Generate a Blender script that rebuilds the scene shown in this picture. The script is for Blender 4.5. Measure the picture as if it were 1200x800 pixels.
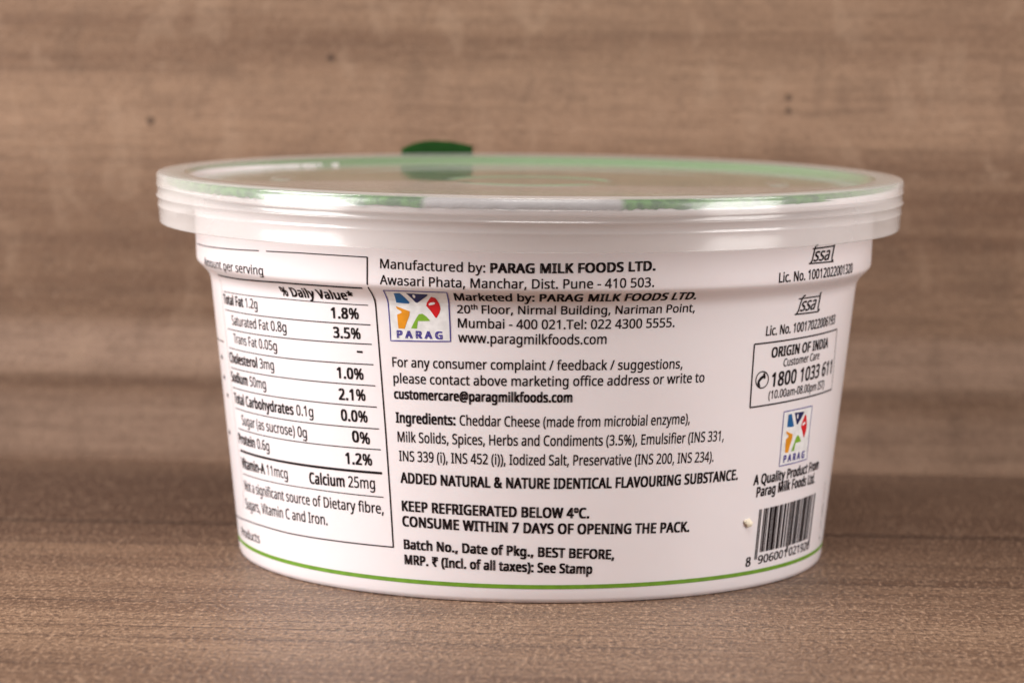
# Close-up of a white plastic cheese-spread tub (back label) on a wood-grain board.
import bpy, bmesh, math, random
from mathutils import Vector, Matrix

MM = 0.001
scene = bpy.context.scene
for o in list(bpy.data.objects):
    bpy.data.objects.remove(o)

# ------------------------------------------------------------------ camera
CAM_F, CAM_H, CAM_D, PITCH, ROLL, YAW = 3742.26, 76.2816, 429.751, .1112, .01103, .00647
cy, sy, cp, sp, cr, sr = math.cos(YAW), math.sin(YAW), math.cos(PITCH), math.sin(PITCH), math.cos(ROLL), math.sin(ROLL)
Rv = Vector((cy, sy, 0)); F0 = Vector((-sy, cy, 0)); Zv = Vector((0, 0, 1))
Fv = cp * F0 - sp * Zv; Uv = sp * F0 + cp * Zv
right = cr * Rv + sr * Uv; up = -sr * Rv + cr * Uv
cam = bpy.data.cameras.new('camera'); cam_o = bpy.data.objects.new('camera', cam)
scene.collection.objects.link(cam_o)
m = Matrix((right, up, -Fv)).transposed().to_4x4(); m.translation = Vector((0, -CAM_D, CAM_H)) * MM
cam_o.matrix_world = m
cam.sensor_width = 36; cam.sensor_fit = 'HORIZONTAL'; cam.lens = CAM_F / 1200 * 36
cam.clip_start = .01; cam.clip_end = 20
cam.dof.use_dof = True; cam.dof.focus_distance = .389; cam.dof.aperture_fstop = 27
scene.camera = cam_o

# ------------------------------------------------------------------ world and lamps
world = bpy.data.worlds.new('World'); scene.world = world; world.use_nodes = True
bg = world.node_tree.nodes['Background']
bg.inputs[0].default_value = (1, .97, .95, 1); bg.inputs[1].default_value = .04
def lamp(name, loc, target, size, power, color=(1, 1, 1), size_y=None):
    l = bpy.data.lights.new(name, 'AREA'); l.energy = power; l.color = color
    l.shape = 'RECTANGLE'; l.size = size; l.size_y = size_y or size
    o = bpy.data.objects.new(name, l); scene.collection.objects.link(o)
    o.location = loc
    o.rotation_euler = (Vector(target) - Vector(loc)).to_track_quat('-Z', 'Y').to_euler()
    return o
lamp('softbox_key', (-.50, -.17, .27), (0, .0, .03), .30, 5.9, (1, .975, .955), .34)
lamp('softbox_fill', (.50, -.22, .27), (0, 0, .03), .26, 3.0, (1, .965, .94), .34)
lamp('softbox_top', (.03, -.32, .58), (0, -.06, 0), .26, 2.1, (1, .965, .94), .20)
scene.view_settings.view_transform = 'Standard'; scene.view_settings.look = 'None'
scene.view_settings.exposure = 0; scene.view_settings.gamma = 1

# ------------------------------------------------------------------ printed matter, in label coordinates:
# angle round the tub from its front (radians), mm along the wall from the foot, cap height in mm
TEXTS = [
  ('address_print', [('Manufactured by: ', 0), ('PARAG MILK FOODS LTD.', 1)], [(-0.4248, 42.861), (-0.0615, 42.804), (0.3316, 43.119)], 1.132, 0),
  ('address_print', [('Awasari Phata, Manchar, Dist. Pune - 410 503.', 0)], [(-0.4262, 40.871), (0.021, 40.94), (0.33, 41.101)], 1.135, 0),
  ('address_print', [('Marketed by: ', 0.6), ('PARAG MILK FOODS LTD.', 1)], [(-0.2174, 38.642), (0.116, 38.8), (0.4698, 38.824)], 1.302, 0),
  ('address_print', [('20', 0)], [(-0.2146, 36.886), (-0.1779, 36.894)], 1.031, 0),
  ('address_print', [('th', 0)], [(-0.1752, 37.401), (-0.1569, 37.403)], 0.675, 0),
  ('address_print', [('Floor, Nirmal Building, Nariman Point,', 0)], [(-0.144, 36.914), (0.0975, 36.969), (0.4773, 36.983)], 1.057, 0),
  ('address_print', [('Mumbai - 400 021.Tel: 022 4300 5555.', 0)], [(-0.2131, 35.089), (0.0332, 35.128), (0.4152, 35.199)], 1.148, 0),
  ('address_print', [('www.paragmilkfoods.com', 0)], [(-0.213, 33.276), (0.0145, 33.225), (0.2117, 33.27)], 1.203, 0),
  ('address_print', [('For any consumer complaint / feedback / suggestions,', 0)], [(-0.4167, 29.781), (0.04, 30.021), (0.4497, 29.915)], 1.197, 0),
  ('address_print', [('please contact above marketing office address or write to', 0)], [(-0.4153, 27.746), (0.0452, 28.021), (0.5276, 28.035)], 1.2, 0),
  ('address_print', [('customercare@paragmilkfoods.com', 1)], [(-0.4146, 25.769), (-0.1325, 25.933), (0.1165, 26.008)], 1.182, 0),
  ('ingredients_print', [('Ingredients: ', 1), ('Cheddar Cheese (made from microbial enzyme),', 0)], [(-0.4119, 22.742), (0.0428, 22.882), (0.4879, 22.852)], 1.271, 0),
  ('ingredients_print', [('Milk Solids, Spices, Herbs and Condiments (3.5%), Emulsifier (INS 331,', 0)], [(-0.4095, 20.292), (0.0438, 20.486), (0.6168, 20.307)], 1.296, 0),
  ('ingredients_print', [('INS 339 (i), INS 452 (i)), Iodized Salt, Preservative (INS 200, INS 234).', 0)], [(-0.4072, 17.858), (0.0576, 18.032), (0.5844, 17.713)], 1.3, 0),
  ('ingredients_print', [('ADDED NATURAL & NATURE IDENTICAL FLAVOURING SUBSTANCE.', 1)], [(-0.4044, 15.081), (0.1182, 15.064), (0.687, 15.047)], 1.305, 0),
  ('storage_print', [('KEEP REFRIGERATED BELOW 4ºC.', 1)], [(-0.4033, 11.49), (-0.0562, 11.415), (0.1781, 11.271)], 1.266, 0),
  ('storage_print', [('CONSUME WITHIN 7 DAYS OF OPENING THE PACK.', 1)], [(-0.4036, 9.532), (0.1112, 9.293), (0.5137, 8.897)], 1.269, 0),
  ('storage_print', [('Batch No., Date of Pkg., BEST BEFORE,', 1)], [(-0.4017, 6.585), (-0.0557, 6.469), (0.2624, 5.903)], 1.185, 0),
  ('storage_print', [('MRP. ₹ (Incl. of all taxes): See Stamp', 1)], [(-0.4012, 4.621), (-0.0555, 4.448), (0.1939, 4.113)], 1.187, 0),
  ('nutrition_table_print', [('%', 0.45), (' Daily Value*', 1)], [(-0.8145, 37.549), (-0.5317, 37.875)], 1.38, 0),
  ('nutrition_table_print', [('Total Fat', 1), (' 1.2g', 0)], [(-1.209, 35.012), (-0.95, 35.321)], 1.252, 0),
  ('nutrition_table_print', [('1.8', 1), ('%', 0.45)], [(-0.6181, 35.34), (-0.5223, 35.488)], 1.332, 0),
  ('nutrition_table_print', [('Saturated Fat 0.8g', 0)], [(-1.145, 32.46), (-0.8095, 32.878)], 1.271, 0),
  ('nutrition_table_print', [('3.5', 1), ('%', 0.45)], [(-0.6144, 32.883), (-0.5198, 32.984)], 1.335, 0),
  ('nutrition_table_print', [('Trans Fat 0.05g', 0)], [(-1.1452, 30.096), (-0.8632, 30.259)], 1.246, 0),
  ('nutrition_table_print', [('-', 1)], [(-0.5322, 30.766), (-0.5166, 30.769)], 1.519, 0),
  ('nutrition_table_print', [('Cholesterol', 1), (' 3mg', 0)], [(-1.2076, 27.268), (-0.9919, 27.526), (-0.8875, 27.669)], 1.286, 0),
  ('nutrition_table_print', [('1.0', 1), ('%', 0.45)], [(-0.6098, 27.77), (-0.5169, 27.845)], 1.364, 0),
  ('nutrition_table_print', [('Sodium', 1), (' 50mg', 0)], [(-1.2109, 24.695), (-0.942, 24.947)], 1.302, 0),
  ('nutrition_table_print', [('2.1', 1), ('%', 0.45)], [(-0.6082, 24.995), (-0.5139, 25.184)], 1.401, 0),
  ('nutrition_table_print', [('Total Carbohydrates', 1), (' 0.1g', 0)], [(-1.2024, 21.884), (-0.8099, 22.243), (-0.7184, 22.341)], 1.345, 0),
  ('nutrition_table_print', [('0.0', 1), ('%', 0.45)], [(-0.6046, 22.362), (-0.5107, 22.429)], 1.405, 0),
  ('nutrition_table_print', [('Sugar (as sucrose) 0g', 0)], [(-1.1459, 19.232), (-0.8913, 19.437), (-0.7533, 19.486)], 1.339, 0),
  ('nutrition_table_print', [('0', 1), ('%', 0.45)], [(-0.5672, 19.784), (-0.5063, 19.65)], 1.407, 0),
  ('nutrition_table_print', [('Protein', 1), (' 0.6g', 0)], [(-1.1986, 16.545), (-0.956, 16.769)], 1.316, 0),
  ('nutrition_table_print', [('1.2', 1), ('%', 0.45)], [(-0.5975, 16.825), (-0.5025, 16.949)], 1.413, 0),
  ('nutrition_table_print', [('Vitamin-A', 1), (' 11mcg', 0)], [(-1.1935, 13.235), (-1.0068, 13.484), (-0.8637, 13.61)], 1.369, 0),
  ('nutrition_table_print', [('Calcium', 1), (' 25mg', 0)], [(-0.7554, 13.586), (-0.6114, 13.792), (-0.4958, 13.956)], 1.423, 0),
  ('nutrition_table_print', [('Not a significant source of Dietary fibre,', 0)], [(-1.1872, 10.272), (-0.8151, 10.652), (-0.4694, 10.85)], 1.341, 0),
  ('nutrition_table_print', [('Sugars, Vitamin C and Iron.', 0)], [(-1.1976, 7.75), (-0.8903, 8.244), (-0.6903, 8.446)], 1.356, 0),
  ('nutrition_table_print', [('Products', 0)], [(-1.303, 3.4), (-1.0893, 3.771)], 1.215, 0),
  ('nutrition_table_print', [('Amount per serving', 0)], [(-1.2522, 40.492), (-1.002, 40.662), (-0.849, 40.775)], 1.126, 0),
  ('license_print', [('ssa', 0.5)], [(0.8904, 43.201), (0.9684, 43.177)], 1.615, 0.4),
  ('license_print', [('Lic. No. 10012022001320', 0.35)], [(0.7423, 40.905), (0.8513, 40.941), (1.1387, 41.005)], 1.217, 0),
  ('license_print', [('ssa', 0.5)], [(0.8999, 36.009), (0.9791, 36.036)], 1.681, 0.4),
  ('license_print', [('Lic. No. 10017022006193', 0.35)], [(0.7503, 33.337), (0.8621, 33.355), (1.1448, 33.548)], 1.205, 0),
  ('contact_box_print', [('ORIGIN OF INDIA', 1)], [(0.7846, 30.438), (0.9148, 30.522), (1.1083, 30.569)], 1.261, 0),
  ('contact_box_print', [('Customer Care', 0)], [(0.8452, 29.078), (1.0516, 29.288)], 0.985, 0),
  ('contact_box_print', [('1800 1033 611', 1)], [(0.7977, 26.629), (0.9226, 26.717), (1.1702, 26.889)], 1.778, 0),
  ('contact_box_print', [('(10.00am-08.00pm IST)', 0)], [(0.7894, 25.058), (0.9123, 25.122), (1.1186, 25.158)], 1.055, 0),
  ('slogan_print', [('A Quality Product From', 1)], [(0.7614, 14.01), (0.9224, 14.09), (1.1615, 14.209)], 1.266, 0),
  ('slogan_print', [('Parag Milk Foods Ltd.', 1)], [(0.7807, 12.366), (0.959, 12.534), (1.1393, 12.448)], 1.275, 0),
  ('barcode_print', [('8', 0.4)], [(0.7622, 3.294), (0.7837, 3.348)], 1.179, 0),
  ('barcode_print', [('906001', 0.25)], [(0.8216, 3.407), (0.981, 3.503)], 1.069, 0),
  ('barcode_print', [('021926', 0.25)], [(1.0007, 3.491), (1.1666, 3.436)], 1.102, 0),
]
STROKES = [
  ('nutrition_table_print', 0.13, [(-1.369, 42.962), (-1.2391, 43.115), (-1.0799, 43.391), (-0.9697, 43.587), (-0.8653, 43.814)]),
  ('nutrition_table_print', 0.13, [(-0.8316, 43.856), (-0.6975, 44.055), (-0.5756, 44.108), (-0.4644, 44.108)]),
  ('nutrition_table_print', 0.2, [(-0.4644, 44.14), (-0.465, 42.141), (-0.4656, 40.822), (-0.4659, 40.064), (-0.4643, 39.112), (-0.4633, 37.888), (-0.4613, 35.508), (-0.4551, 28.524), (-0.449, 21.492), (-0.4436, 13.313), (-0.4403, 6.607)]),
  ('nutrition_table_print', 0.16, [(-1.4599, 5.23), (-1.1983, 6.101), (-1.0405, 6.331), (-0.8776, 6.378), (-0.6818, 6.536), (-0.5527, 6.613), (-0.4403, 6.652)]),
  ('nutrition_table_print', 0.07, [(-1.2147, 38.237), (-1.2282, 33.834), (-1.2241, 29.888), (-1.2264, 20.318), (-1.2095, 10.455), (-1.2264, 7.587)]),
  ('nutrition_table_print', 0.27, [(-1.1888, 39.089), (-1.0155, 39.289), (-0.7927, 39.816), (-0.6462, 39.975), (-0.4865, 40.084)]),
  ('nutrition_table_print', 0.11, [(-1.1958, 36.634), (-0.789, 37.163), (-0.4872, 37.312)]),
  ('nutrition_table_print', 0.13, [(-1.2023, 34.228), (-0.8383, 34.591), (-0.4829, 34.851)]),
  ('nutrition_table_print', 0.13, [(-1.1963, 31.736), (-0.8102, 32.107), (-0.4821, 32.41)]),
  ('nutrition_table_print', 0.13, [(-1.2012, 29.203), (-0.8111, 29.5), (-0.4794, 29.85)]),
  ('nutrition_table_print', 0.13, [(-1.2021, 26.557), (-0.8332, 26.907), (-0.4768, 27.185)]),
  ('nutrition_table_print', 0.13, [(-1.2051, 23.906), (-0.7863, 24.292), (-0.4754, 24.478)]),
  ('nutrition_table_print', 0.13, [(-1.1997, 21.192), (-0.7944, 21.449), (-0.4711, 21.718)]),
  ('nutrition_table_print', 0.13, [(-1.1893, 18.515), (-0.8022, 18.797), (-0.4683, 19.077)]),
  ('nutrition_table_print', 0.32, [(-1.1946, 15.562), (-0.811, 15.831), (-0.468, 16.071)]),
  ('nutrition_table_print', 0.12, [(-1.1905, 12.464), (-0.7588, 12.89), (-0.4666, 12.993)]),
  ('nutrition_table_print', 0.16, [(-1.4599, 29.346), (-1.2671, 29.652)]),
  ('nutrition_table_print', 0.5, [(-1.3499, 27.343), (-1.3204, 27.26)]),
  ('nutrition_table_print', 0.5, [(-1.3428, 24.68), (-1.3145, 24.597)]),
  ('nutrition_table_print', 0.5, [(-1.3085, 22.392), (-1.2856, 22.285)]),
  ('nutrition_table_print', 0.5, [(-1.359, 17.157), (-1.3267, 17.114)]),
  ('license_print', 0.19, [(0.8843, 44.796), (1.0038, 44.874)]),
  ('license_print', 0.19, [(0.8685, 42.968), (0.9997, 42.877)]),
  ('license_print', 0.19, [(0.8849, 37.686), (1.0067, 37.697)]),
  ('license_print', 0.19, [(0.874, 35.695), (1.0097, 35.631)]),
  ('license_print', 0.27, [(0.8751, 42.951), (0.8835, 43.296), (0.8907, 44.304), (0.8953, 44.94), (0.9008, 45.186), (0.9103, 45.204)]),
  ('license_print', 0.34, [(1.0013, 45.045), (0.9959, 44.34), (0.9892, 43.377), (0.9891, 43.007), (0.9983, 43.023)]),
  ('license_print', 0.27, [(0.883, 35.71), (0.8918, 36.123), (0.899, 37.092), (0.9036, 37.755), (0.9075, 38.024), (0.9164, 38.042)]),
  ('license_print', 0.34, [(1.0016, 38.271), (1.0077, 37.295), (1.0034, 36.241), (1.0054, 35.813), (1.015, 35.868)]),
  ('contact_box_print', 0.2, [(0.7053, 32.372), (0.9055, 32.514), (1.1775, 32.683)]),
  ('contact_box_print', 0.12, [(1.1775, 32.683), (1.1902, 28.725), (1.2014, 24.607)]),
  ('contact_box_print', 0.2, [(1.2014, 24.607), (0.9084, 24.436), (0.712, 24.245)]),
  ('contact_box_print', 0.22, [(0.712, 24.245), (0.7082, 28.352), (0.7053, 32.372)]),
  ('contact_box_print', 0.16, [(0.7805, 27.724), (0.7805, 27.446), (0.7786, 27.184), (0.7749, 26.957), (0.7697, 26.78), (0.7633, 26.664), (0.7563, 26.617), (0.749, 26.643), (0.7421, 26.739), (0.736, 26.9), (0.731, 27.113), (0.7275, 27.366), (0.7257, 27.639), (0.7257, 27.917), (0.7276, 28.178), (0.7311, 28.406), (0.736, 28.585), (0.7422, 28.703), (0.749, 28.751), (0.7563, 28.726), (0.7633, 28.63), (0.7696, 28.469), (0.7748, 28.254), (0.7785, 28.0), (0.7805, 27.724)]),
  ('contact_box_print', 0.42, [(0.7383, 27.105), (0.7391, 27.542), (0.7464, 27.881), (0.7603, 28.165)]),
  ('contact_box_print', 0.75, [(0.7371, 27.032), (0.7444, 27.151)]),
  ('contact_box_print', 0.75, [(0.7572, 28.11), (0.765, 28.227)]),
  ('barcode_print', 0.13, [(1.2799, 11.799), (1.29, 9.287)]),
  ('barcode_print', 0.2, [(1.2914, 8.93), (1.2969, 6.809)]),
  ('barcode_print', 0.15, [(1.2984, 6.451), (1.3013, 5.387)]),
  ('barcode_print', 0.3, [(1.3103, 4.166), (1.3125, 3.686)]),
]
EMBLEM = [
  ('teal', [(-0.3945, 39.459), (-0.3753, 39.521), (-0.3649, 38.744), (-0.3545, 37.997), (-0.3567, 37.844), (-0.3758, 37.847), (-0.396, 37.904)]),
  ('navy', [(-0.357, 39.578), (-0.3256, 39.558), (-0.2935, 39.535), (-0.2953, 39.286), (-0.3134, 38.589), (-0.3307, 38.002), (-0.3367, 38.069), (-0.3466, 38.796)]),
  ('white', [(-0.3389, 39.325), (-0.3338, 39.372), (-0.3314, 39.097), (-0.3336, 38.787), (-0.338, 38.744), (-0.34, 39.012)]),
  ('red', [(-0.2852, 39.111), (-0.2741, 38.941), (-0.2658, 38.035), (-0.2634, 37.334), (-0.2668, 36.825), (-0.2752, 36.203), (-0.2793, 36.217), (-0.292, 36.994), (-0.3052, 37.653), (-0.3024, 38.081)]),
  ('white', [(-0.2978, 37.896), (-0.2928, 38.088), (-0.2822, 38.217), (-0.2775, 38.147), (-0.2795, 37.93), (-0.2884, 37.799), (-0.2961, 37.739)]),
  ('orange', [(-0.3981, 37.427), (-0.3786, 37.145), (-0.356, 36.871), (-0.3569, 36.389), (-0.3656, 35.516), (-0.3738, 34.62), (-0.393, 34.642), (-0.3948, 35.558), (-0.3956, 36.359), (-0.381, 36.637), (-0.3829, 36.815), (-0.396, 37.107)]),
  ('green', [(-0.3536, 34.728), (-0.346, 35.343), (-0.3377, 35.979), (-0.3282, 36.553), (-0.3178, 36.637), (-0.3052, 36.277), (-0.2948, 35.784), (-0.3133, 35.717), (-0.332, 35.681), (-0.3338, 35.261), (-0.3358, 34.722)]),
]
EMBLEM_BORDER = [(-0.4222, 39.898), (-0.4216, 37.212), (-0.4196, 35.073), (-0.4191, 33.046), (-0.3203, 33.181), (-0.2358, 33.314), (-0.2366, 35.436), (-0.2382, 37.569), (-0.2362, 40.032), (-0.3181, 39.997), (-0.4222, 39.898)]
CORNERS_A = [(-0.4221, 39.9144), (-0.2362, 40.0321), (-0.2358, 33.3143), (-0.4191, 33.0462)]
CORNERS_B = [(0.8748, 23.1035), (1.0447, 23.1406), (1.0505, 16.0902), (0.8803, 15.9593)]
EMBLEM_WORD = [(-0.3969, 33.4643), (-0.261, 33.5814), 0.8893]
BARCODE = {'tl': (0.8023, 10.649), 'tr': (1.1683, 10.9542), 'gl': (0.8045, 4.0456), 'bl': (0.8054, 4.7957), 'gr': (1.1792, 4.0929)}
CRUMB_AT = (0.7513971283556392, 9.15338972854781)
SMUDGE_AT=(-0.31134927841452964, 0.8222391010910532)
# outlines of the type, cap height = 1000: letter -> (advance, contours)
GLYPHS = {
 '%': (1164, [[273,1014,337,1005,389,978,430,932,449,897,464,856,475,810,481,758,483,702,481,645,475,593,465,547,450,506,432,470,392,424,339,396,273,387,212,396,161,424,121,470,102,506,88,547,77,593,71,645,69,702,71,758,76,810,86,856,100,897,118,932,157,978,209,1005],[273,927,241,921,215,902,195,870,182,826,174,770,171,702,174,633,182,577,195,532,215,500,241,481,273,475,306,481,333,500,354,532,369,576,378,632,381,702,378,770,369,826,354,870,333,902,306,921],[913,1000,359,0,251,0,805,1000],[885,613,948,604,1000,577,1041,532,1061,496,1076,455,1087,409,1093,358,1095,301,1093,244,1087,193,1077,146,1063,105,1044,69,1004,23,951,-5,885,-14,824,-5,773,23,733,69,714,105,700,146,689,193,683,244,681,301,683,358,689,409,698,455,712,496,730,532,769,577,821,604],[885,525,853,519,827,500,807,469,794,426,786,370,783,301,786,232,794,175,807,131,827,99,853,81,885,74,918,80,946,99,966,130,981,174,990,231,993,301,990,370,981,426,966,469,946,500,918,519]]),
 '&': (1025, [[426,1015,474,1013,517,1004,555,989,589,970,616,945,639,916,655,882,665,843,668,800,662,744,643,694,611,650,570,610,522,573,468,538,738,277,761,308,781,341,798,377,812,416,825,457,836,500,961,500,945,442,926,386,905,333,880,284,851,239,818,199,1022,0,856,0,734,118,704,93,673,70,640,49,605,31,568,15,529,3,486,-7,440,-12,389,-14,328,-11,272,0,222,18,178,42,142,73,113,111,91,155,79,205,74,261,77,306,86,347,100,384,120,417,145,448,175,476,210,503,248,529,290,555,270,577,251,601,232,625,215,650,200,676,186,704,176,733,170,764,168,797,171,840,182,880,199,915,222,945,252,970,288,989,329,1004,375,1013],[364,478,332,458,303,438,278,418,256,397,238,375,223,352,212,326,205,297,203,265,209,217,226,176,255,141,293,116,340,100,394,95,451,99,502,108,548,125,588,146,624,169,655,195],[422,915,385,911,353,901,326,884,305,861,293,832,289,798,291,766,300,735,315,705,336,676,361,644,392,611,442,642,481,672,511,701,530,731,542,764,546,800,542,831,531,859,513,882,488,900,457,911]]),
 '(': (420, [[56,384,57,429,59,475,64,520,70,564,78,608,87,651,99,694,113,735,128,776,146,817,165,856,186,894,210,930,235,966,262,1000,378,1000,341,946,307,890,278,832,252,772,230,710,212,646,199,582,189,517,183,451,181,385,182,342,184,299,189,256,195,214,203,171,213,129,224,87,238,46,252,5,269,-34,287,-73,307,-112,329,-149,352,-186,377,-221,262,-221,235,-188,210,-153,186,-117,165,-80,146,-41,128,-2,113,38,99,79,87,121,78,164,70,207,64,251,59,295,57,339]]),
 ')': (420, [[364,384,363,339,361,295,356,251,350,207,342,164,333,121,321,79,308,38,292,-2,275,-41,256,-80,235,-117,211,-153,186,-188,158,-221,43,-221,68,-186,92,-149,113,-112,133,-73,151,-34,168,5,183,46,196,87,207,129,217,171,225,214,231,256,236,299,239,342,239,385,239,429,236,473,231,517,225,560,217,604,207,646,196,689,183,731,168,772,151,812,133,852,113,891,91,928,67,965,42,1000,158,1000,186,966,211,930,235,894,256,856,275,817,292,776,308,735,321,694,333,651,342,608,350,564,356,520,361,475,363,429]]),
 '*': (772, [[451,1064,423,796,692,871,711,742,454,721,620,500,500,434,381,679,273,434,148,500,312,721,57,742,77,871,343,796,314,1064]]),
 ',': (375, [[269,147,260,113,249,78,237,41,223,2,209,-36,194,-74,179,-111,163,-146,148,-181,57,-181,67,-144,76,-106,85,-67,93,-26,102,14,109,54,116,92,122,129,127,162,259,162]]),
 '-': (451, [[56,321,56,430,395,430,395,321]]),
 '.': (375, [[101,76,104,107,112,131,126,148,144,160,164,167,186,169,209,167,230,160,249,148,263,131,272,107,275,76,272,45,263,21,249,3,230,-10,209,-17,186,-20,164,-17,144,-10,126,3,112,21,104,45]]),
 '/': (521, [[507,1000,134,0,14,0,387,1000]]),
 '0': (801, [[732,501,732,454,730,408,726,365,721,323,714,284,700,224,680,170,656,123,627,82,592,48,553,21,507,2,456,-10,399,-14,329,-7,267,13,214,48,169,95,132,154,104,225,91,273,81,325,74,380,70,439,69,501,70,564,74,624,80,679,90,731,102,779,128,849,163,908,207,954,261,988,325,1009,399,1015,470,1009,532,988,585,954,631,908,668,849,696,779,709,731,719,679,727,624,731,564],[192,501,193,448,195,399,199,353,205,311,212,273,229,217,250,172,278,137,312,111,352,96,399,91,446,96,487,111,520,136,548,171,570,216,587,272,594,311,600,353,604,399,607,448,608,501,607,554,604,604,600,649,594,691,587,729,570,784,548,830,520,865,487,890,446,905,399,910,352,905,312,890,278,865,250,830,229,784,212,729,205,691,199,649,195,604,193,554]]),
 '1': (801, [[497,0,377,0,377,699,377,725,377,747,377,768,378,786,379,803,380,820,382,871,368,857,354,844,342,833,296,794,189,707,125,790,395,1000,497,1000]]),
 '2': (801, [[728,0,67,0,67,102,329,367,377,415,419,460,457,501,488,540,514,579,535,617,550,656,559,697,562,741,556,792,540,833,513,866,477,890,434,904,385,909,339,906,296,898,257,884,220,865,182,841,144,814,78,896,105,918,134,938,165,957,197,973,231,987,267,999,305,1007,344,1012,385,1014,445,1010,498,1000,546,982,588,957,622,927,651,890,671,848,684,800,688,748,684,697,673,648,655,601,631,555,601,510,566,466,525,420,481,373,431,324,223,118,223,112,728,112]]),
 '3': (801, [[690,766,688,723,679,685,665,650,646,619,622,593,593,570,560,552,523,537,483,527,483,521,557,506,616,481,662,445,695,400,715,346,721,284,717,229,703,177,681,130,649,88,607,52,555,24,519,10,480,0,436,-8,389,-12,338,-14,286,-13,238,-9,192,-2,148,8,105,22,63,41,63,155,106,136,151,120,199,107,247,97,293,92,339,90,420,95,485,113,533,142,566,182,586,230,592,287,589,326,578,360,560,389,534,412,502,431,464,445,419,455,368,462,312,464,216,464,216,569,314,569,366,571,412,579,452,592,486,610,514,633,536,659,552,689,561,722,564,758,559,803,543,840,515,870,479,893,434,906,382,910,348,909,316,906,286,900,257,892,231,882,205,870,180,857,155,842,130,826,69,910,107,937,151,961,201,983,256,1000,316,1011,381,1014,440,1011,494,1003,540,989,580,969,614,944,657,893,682,834]]),
 '4': (801, [[773,227,627,227,627,0,508,0,508,227,29,227,29,332,500,1006,627,1006,627,338,773,338],[508,653,508,676,509,698,509,719,510,739,510,758,511,776,512,793,513,810,513,827,514,843,515,859,515,874,510,874,502,856,492,837,482,817,471,797,460,780,450,765,150,338,508,338]]),
 '5': (801, [[385,613,450,610,510,598,563,578,610,552,649,518,680,478,703,432,717,379,721,319,716,253,701,194,676,141,642,95,600,56,548,26,489,4,422,-10,347,-14,297,-12,249,-8,202,0,160,11,121,24,88,41,88,157,124,138,165,122,211,109,258,99,304,93,349,91,396,94,439,101,478,114,512,132,541,156,564,186,582,221,592,261,595,307,589,367,568,417,535,457,487,486,424,504,345,510,317,509,287,507,255,503,223,498,196,493,174,489,112,528,150,1000,651,1000,651,888,255,888,231,598,249,601,270,604,296,608,324,611,353,613]]),
 '6': (801, [[77,427,78,485,82,542,89,598,99,653,113,706,130,757,152,805,179,849,211,890,249,926,293,956,342,981,399,999,463,1010,535,1014,555,1014,577,1013,600,1011,622,1009,642,1006,658,1001,658,896,641,901,622,906,602,909,580,911,559,913,538,913,477,910,423,899,377,881,337,857,303,827,275,793,253,754,235,711,221,664,211,614,204,562,200,508,209,508,224,530,242,550,262,569,285,585,311,599,340,611,372,619,407,624,445,626,501,622,552,610,597,590,638,563,671,528,699,487,719,438,731,383,735,322,731,256,718,196,696,143,666,96,630,58,586,27,536,4,480,-9,417,-14,371,-11,326,-2,284,13,245,33,209,61,176,94,147,133,123,179,103,232,89,291,80,356],[416,90,471,96,519,115,559,146,589,191,607,250,613,322,608,381,592,432,565,473,528,505,479,523,420,529,378,526,340,517,305,502,275,482,250,459,229,433,214,404,205,376,202,346,203,315,208,285,215,255,225,226,239,198,256,172,275,149,298,129,323,112,351,100,382,92]]),
 '7': (801, [[190,0,601,888,62,888,62,1000,732,1000,732,905,326,0]]),
 '8': (801, [[399,1014,456,1011,507,1002,555,987,596,966,631,939,660,906,682,868,695,824,699,775,696,736,687,701,673,669,654,641,631,614,604,590,574,568,542,548,508,529,548,509,586,487,620,463,652,437,679,408,701,377,718,342,728,303,731,259,727,206,713,157,690,114,660,77,622,45,576,20,524,1,467,-10,403,-14,335,-10,274,0,221,18,175,43,137,73,107,110,86,153,73,201,69,255,72,299,81,338,97,374,119,406,144,435,174,461,206,484,240,504,276,522,244,542,215,563,187,586,162,611,141,638,124,668,111,701,103,737,101,776,105,825,118,868,140,905,169,938,205,965,246,986,293,1002,344,1011],[189,254,195,208,212,167,241,132,282,106,335,89,401,84,463,89,515,106,557,132,587,168,605,210,611,258,608,289,599,318,585,344,565,368,541,390,512,410,479,429,442,447,401,464,378,472,339,454,305,435,275,415,249,393,228,370,211,345,199,317,191,287],[398,915,349,910,307,898,271,877,243,849,227,813,221,770,224,738,232,709,246,683,264,661,286,641,312,624,341,608,372,592,405,577,436,592,465,607,492,623,516,641,537,662,554,684,567,710,574,738,577,770,572,813,555,849,528,877,492,898,448,910]]),
 '9': (801, [[728,573,727,516,723,459,716,403,707,347,693,294,675,243,653,195,626,151,594,110,556,74,512,44,462,19,405,1,341,-10,269,-14,249,-14,228,-12,204,-11,181,-8,160,-4,143,0,143,105,161,100,180,95,202,92,224,89,245,87,266,87,328,90,382,101,428,119,467,143,501,172,529,207,552,245,570,288,584,335,594,385,600,437,604,490,595,490,580,469,562,450,542,431,519,415,493,401,464,389,432,381,396,376,357,374,302,378,252,390,207,410,166,437,133,471,106,513,86,561,74,615,70,676,74,743,88,803,110,857,140,904,177,942,221,973,272,996,328,1009,389,1014,436,1011,480,1002,522,987,562,965,598,938,630,905,659,865,683,819,702,768,717,709,725,644],[389,910,335,904,288,885,247,853,216,808,198,750,192,678,197,618,213,567,239,526,276,495,324,477,384,471,427,474,465,483,500,498,530,518,556,541,576,567,592,596,601,624,604,654,602,684,598,714,590,744,580,774,567,802,550,828,531,851,509,871,483,888,455,900,423,908]]),
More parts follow.
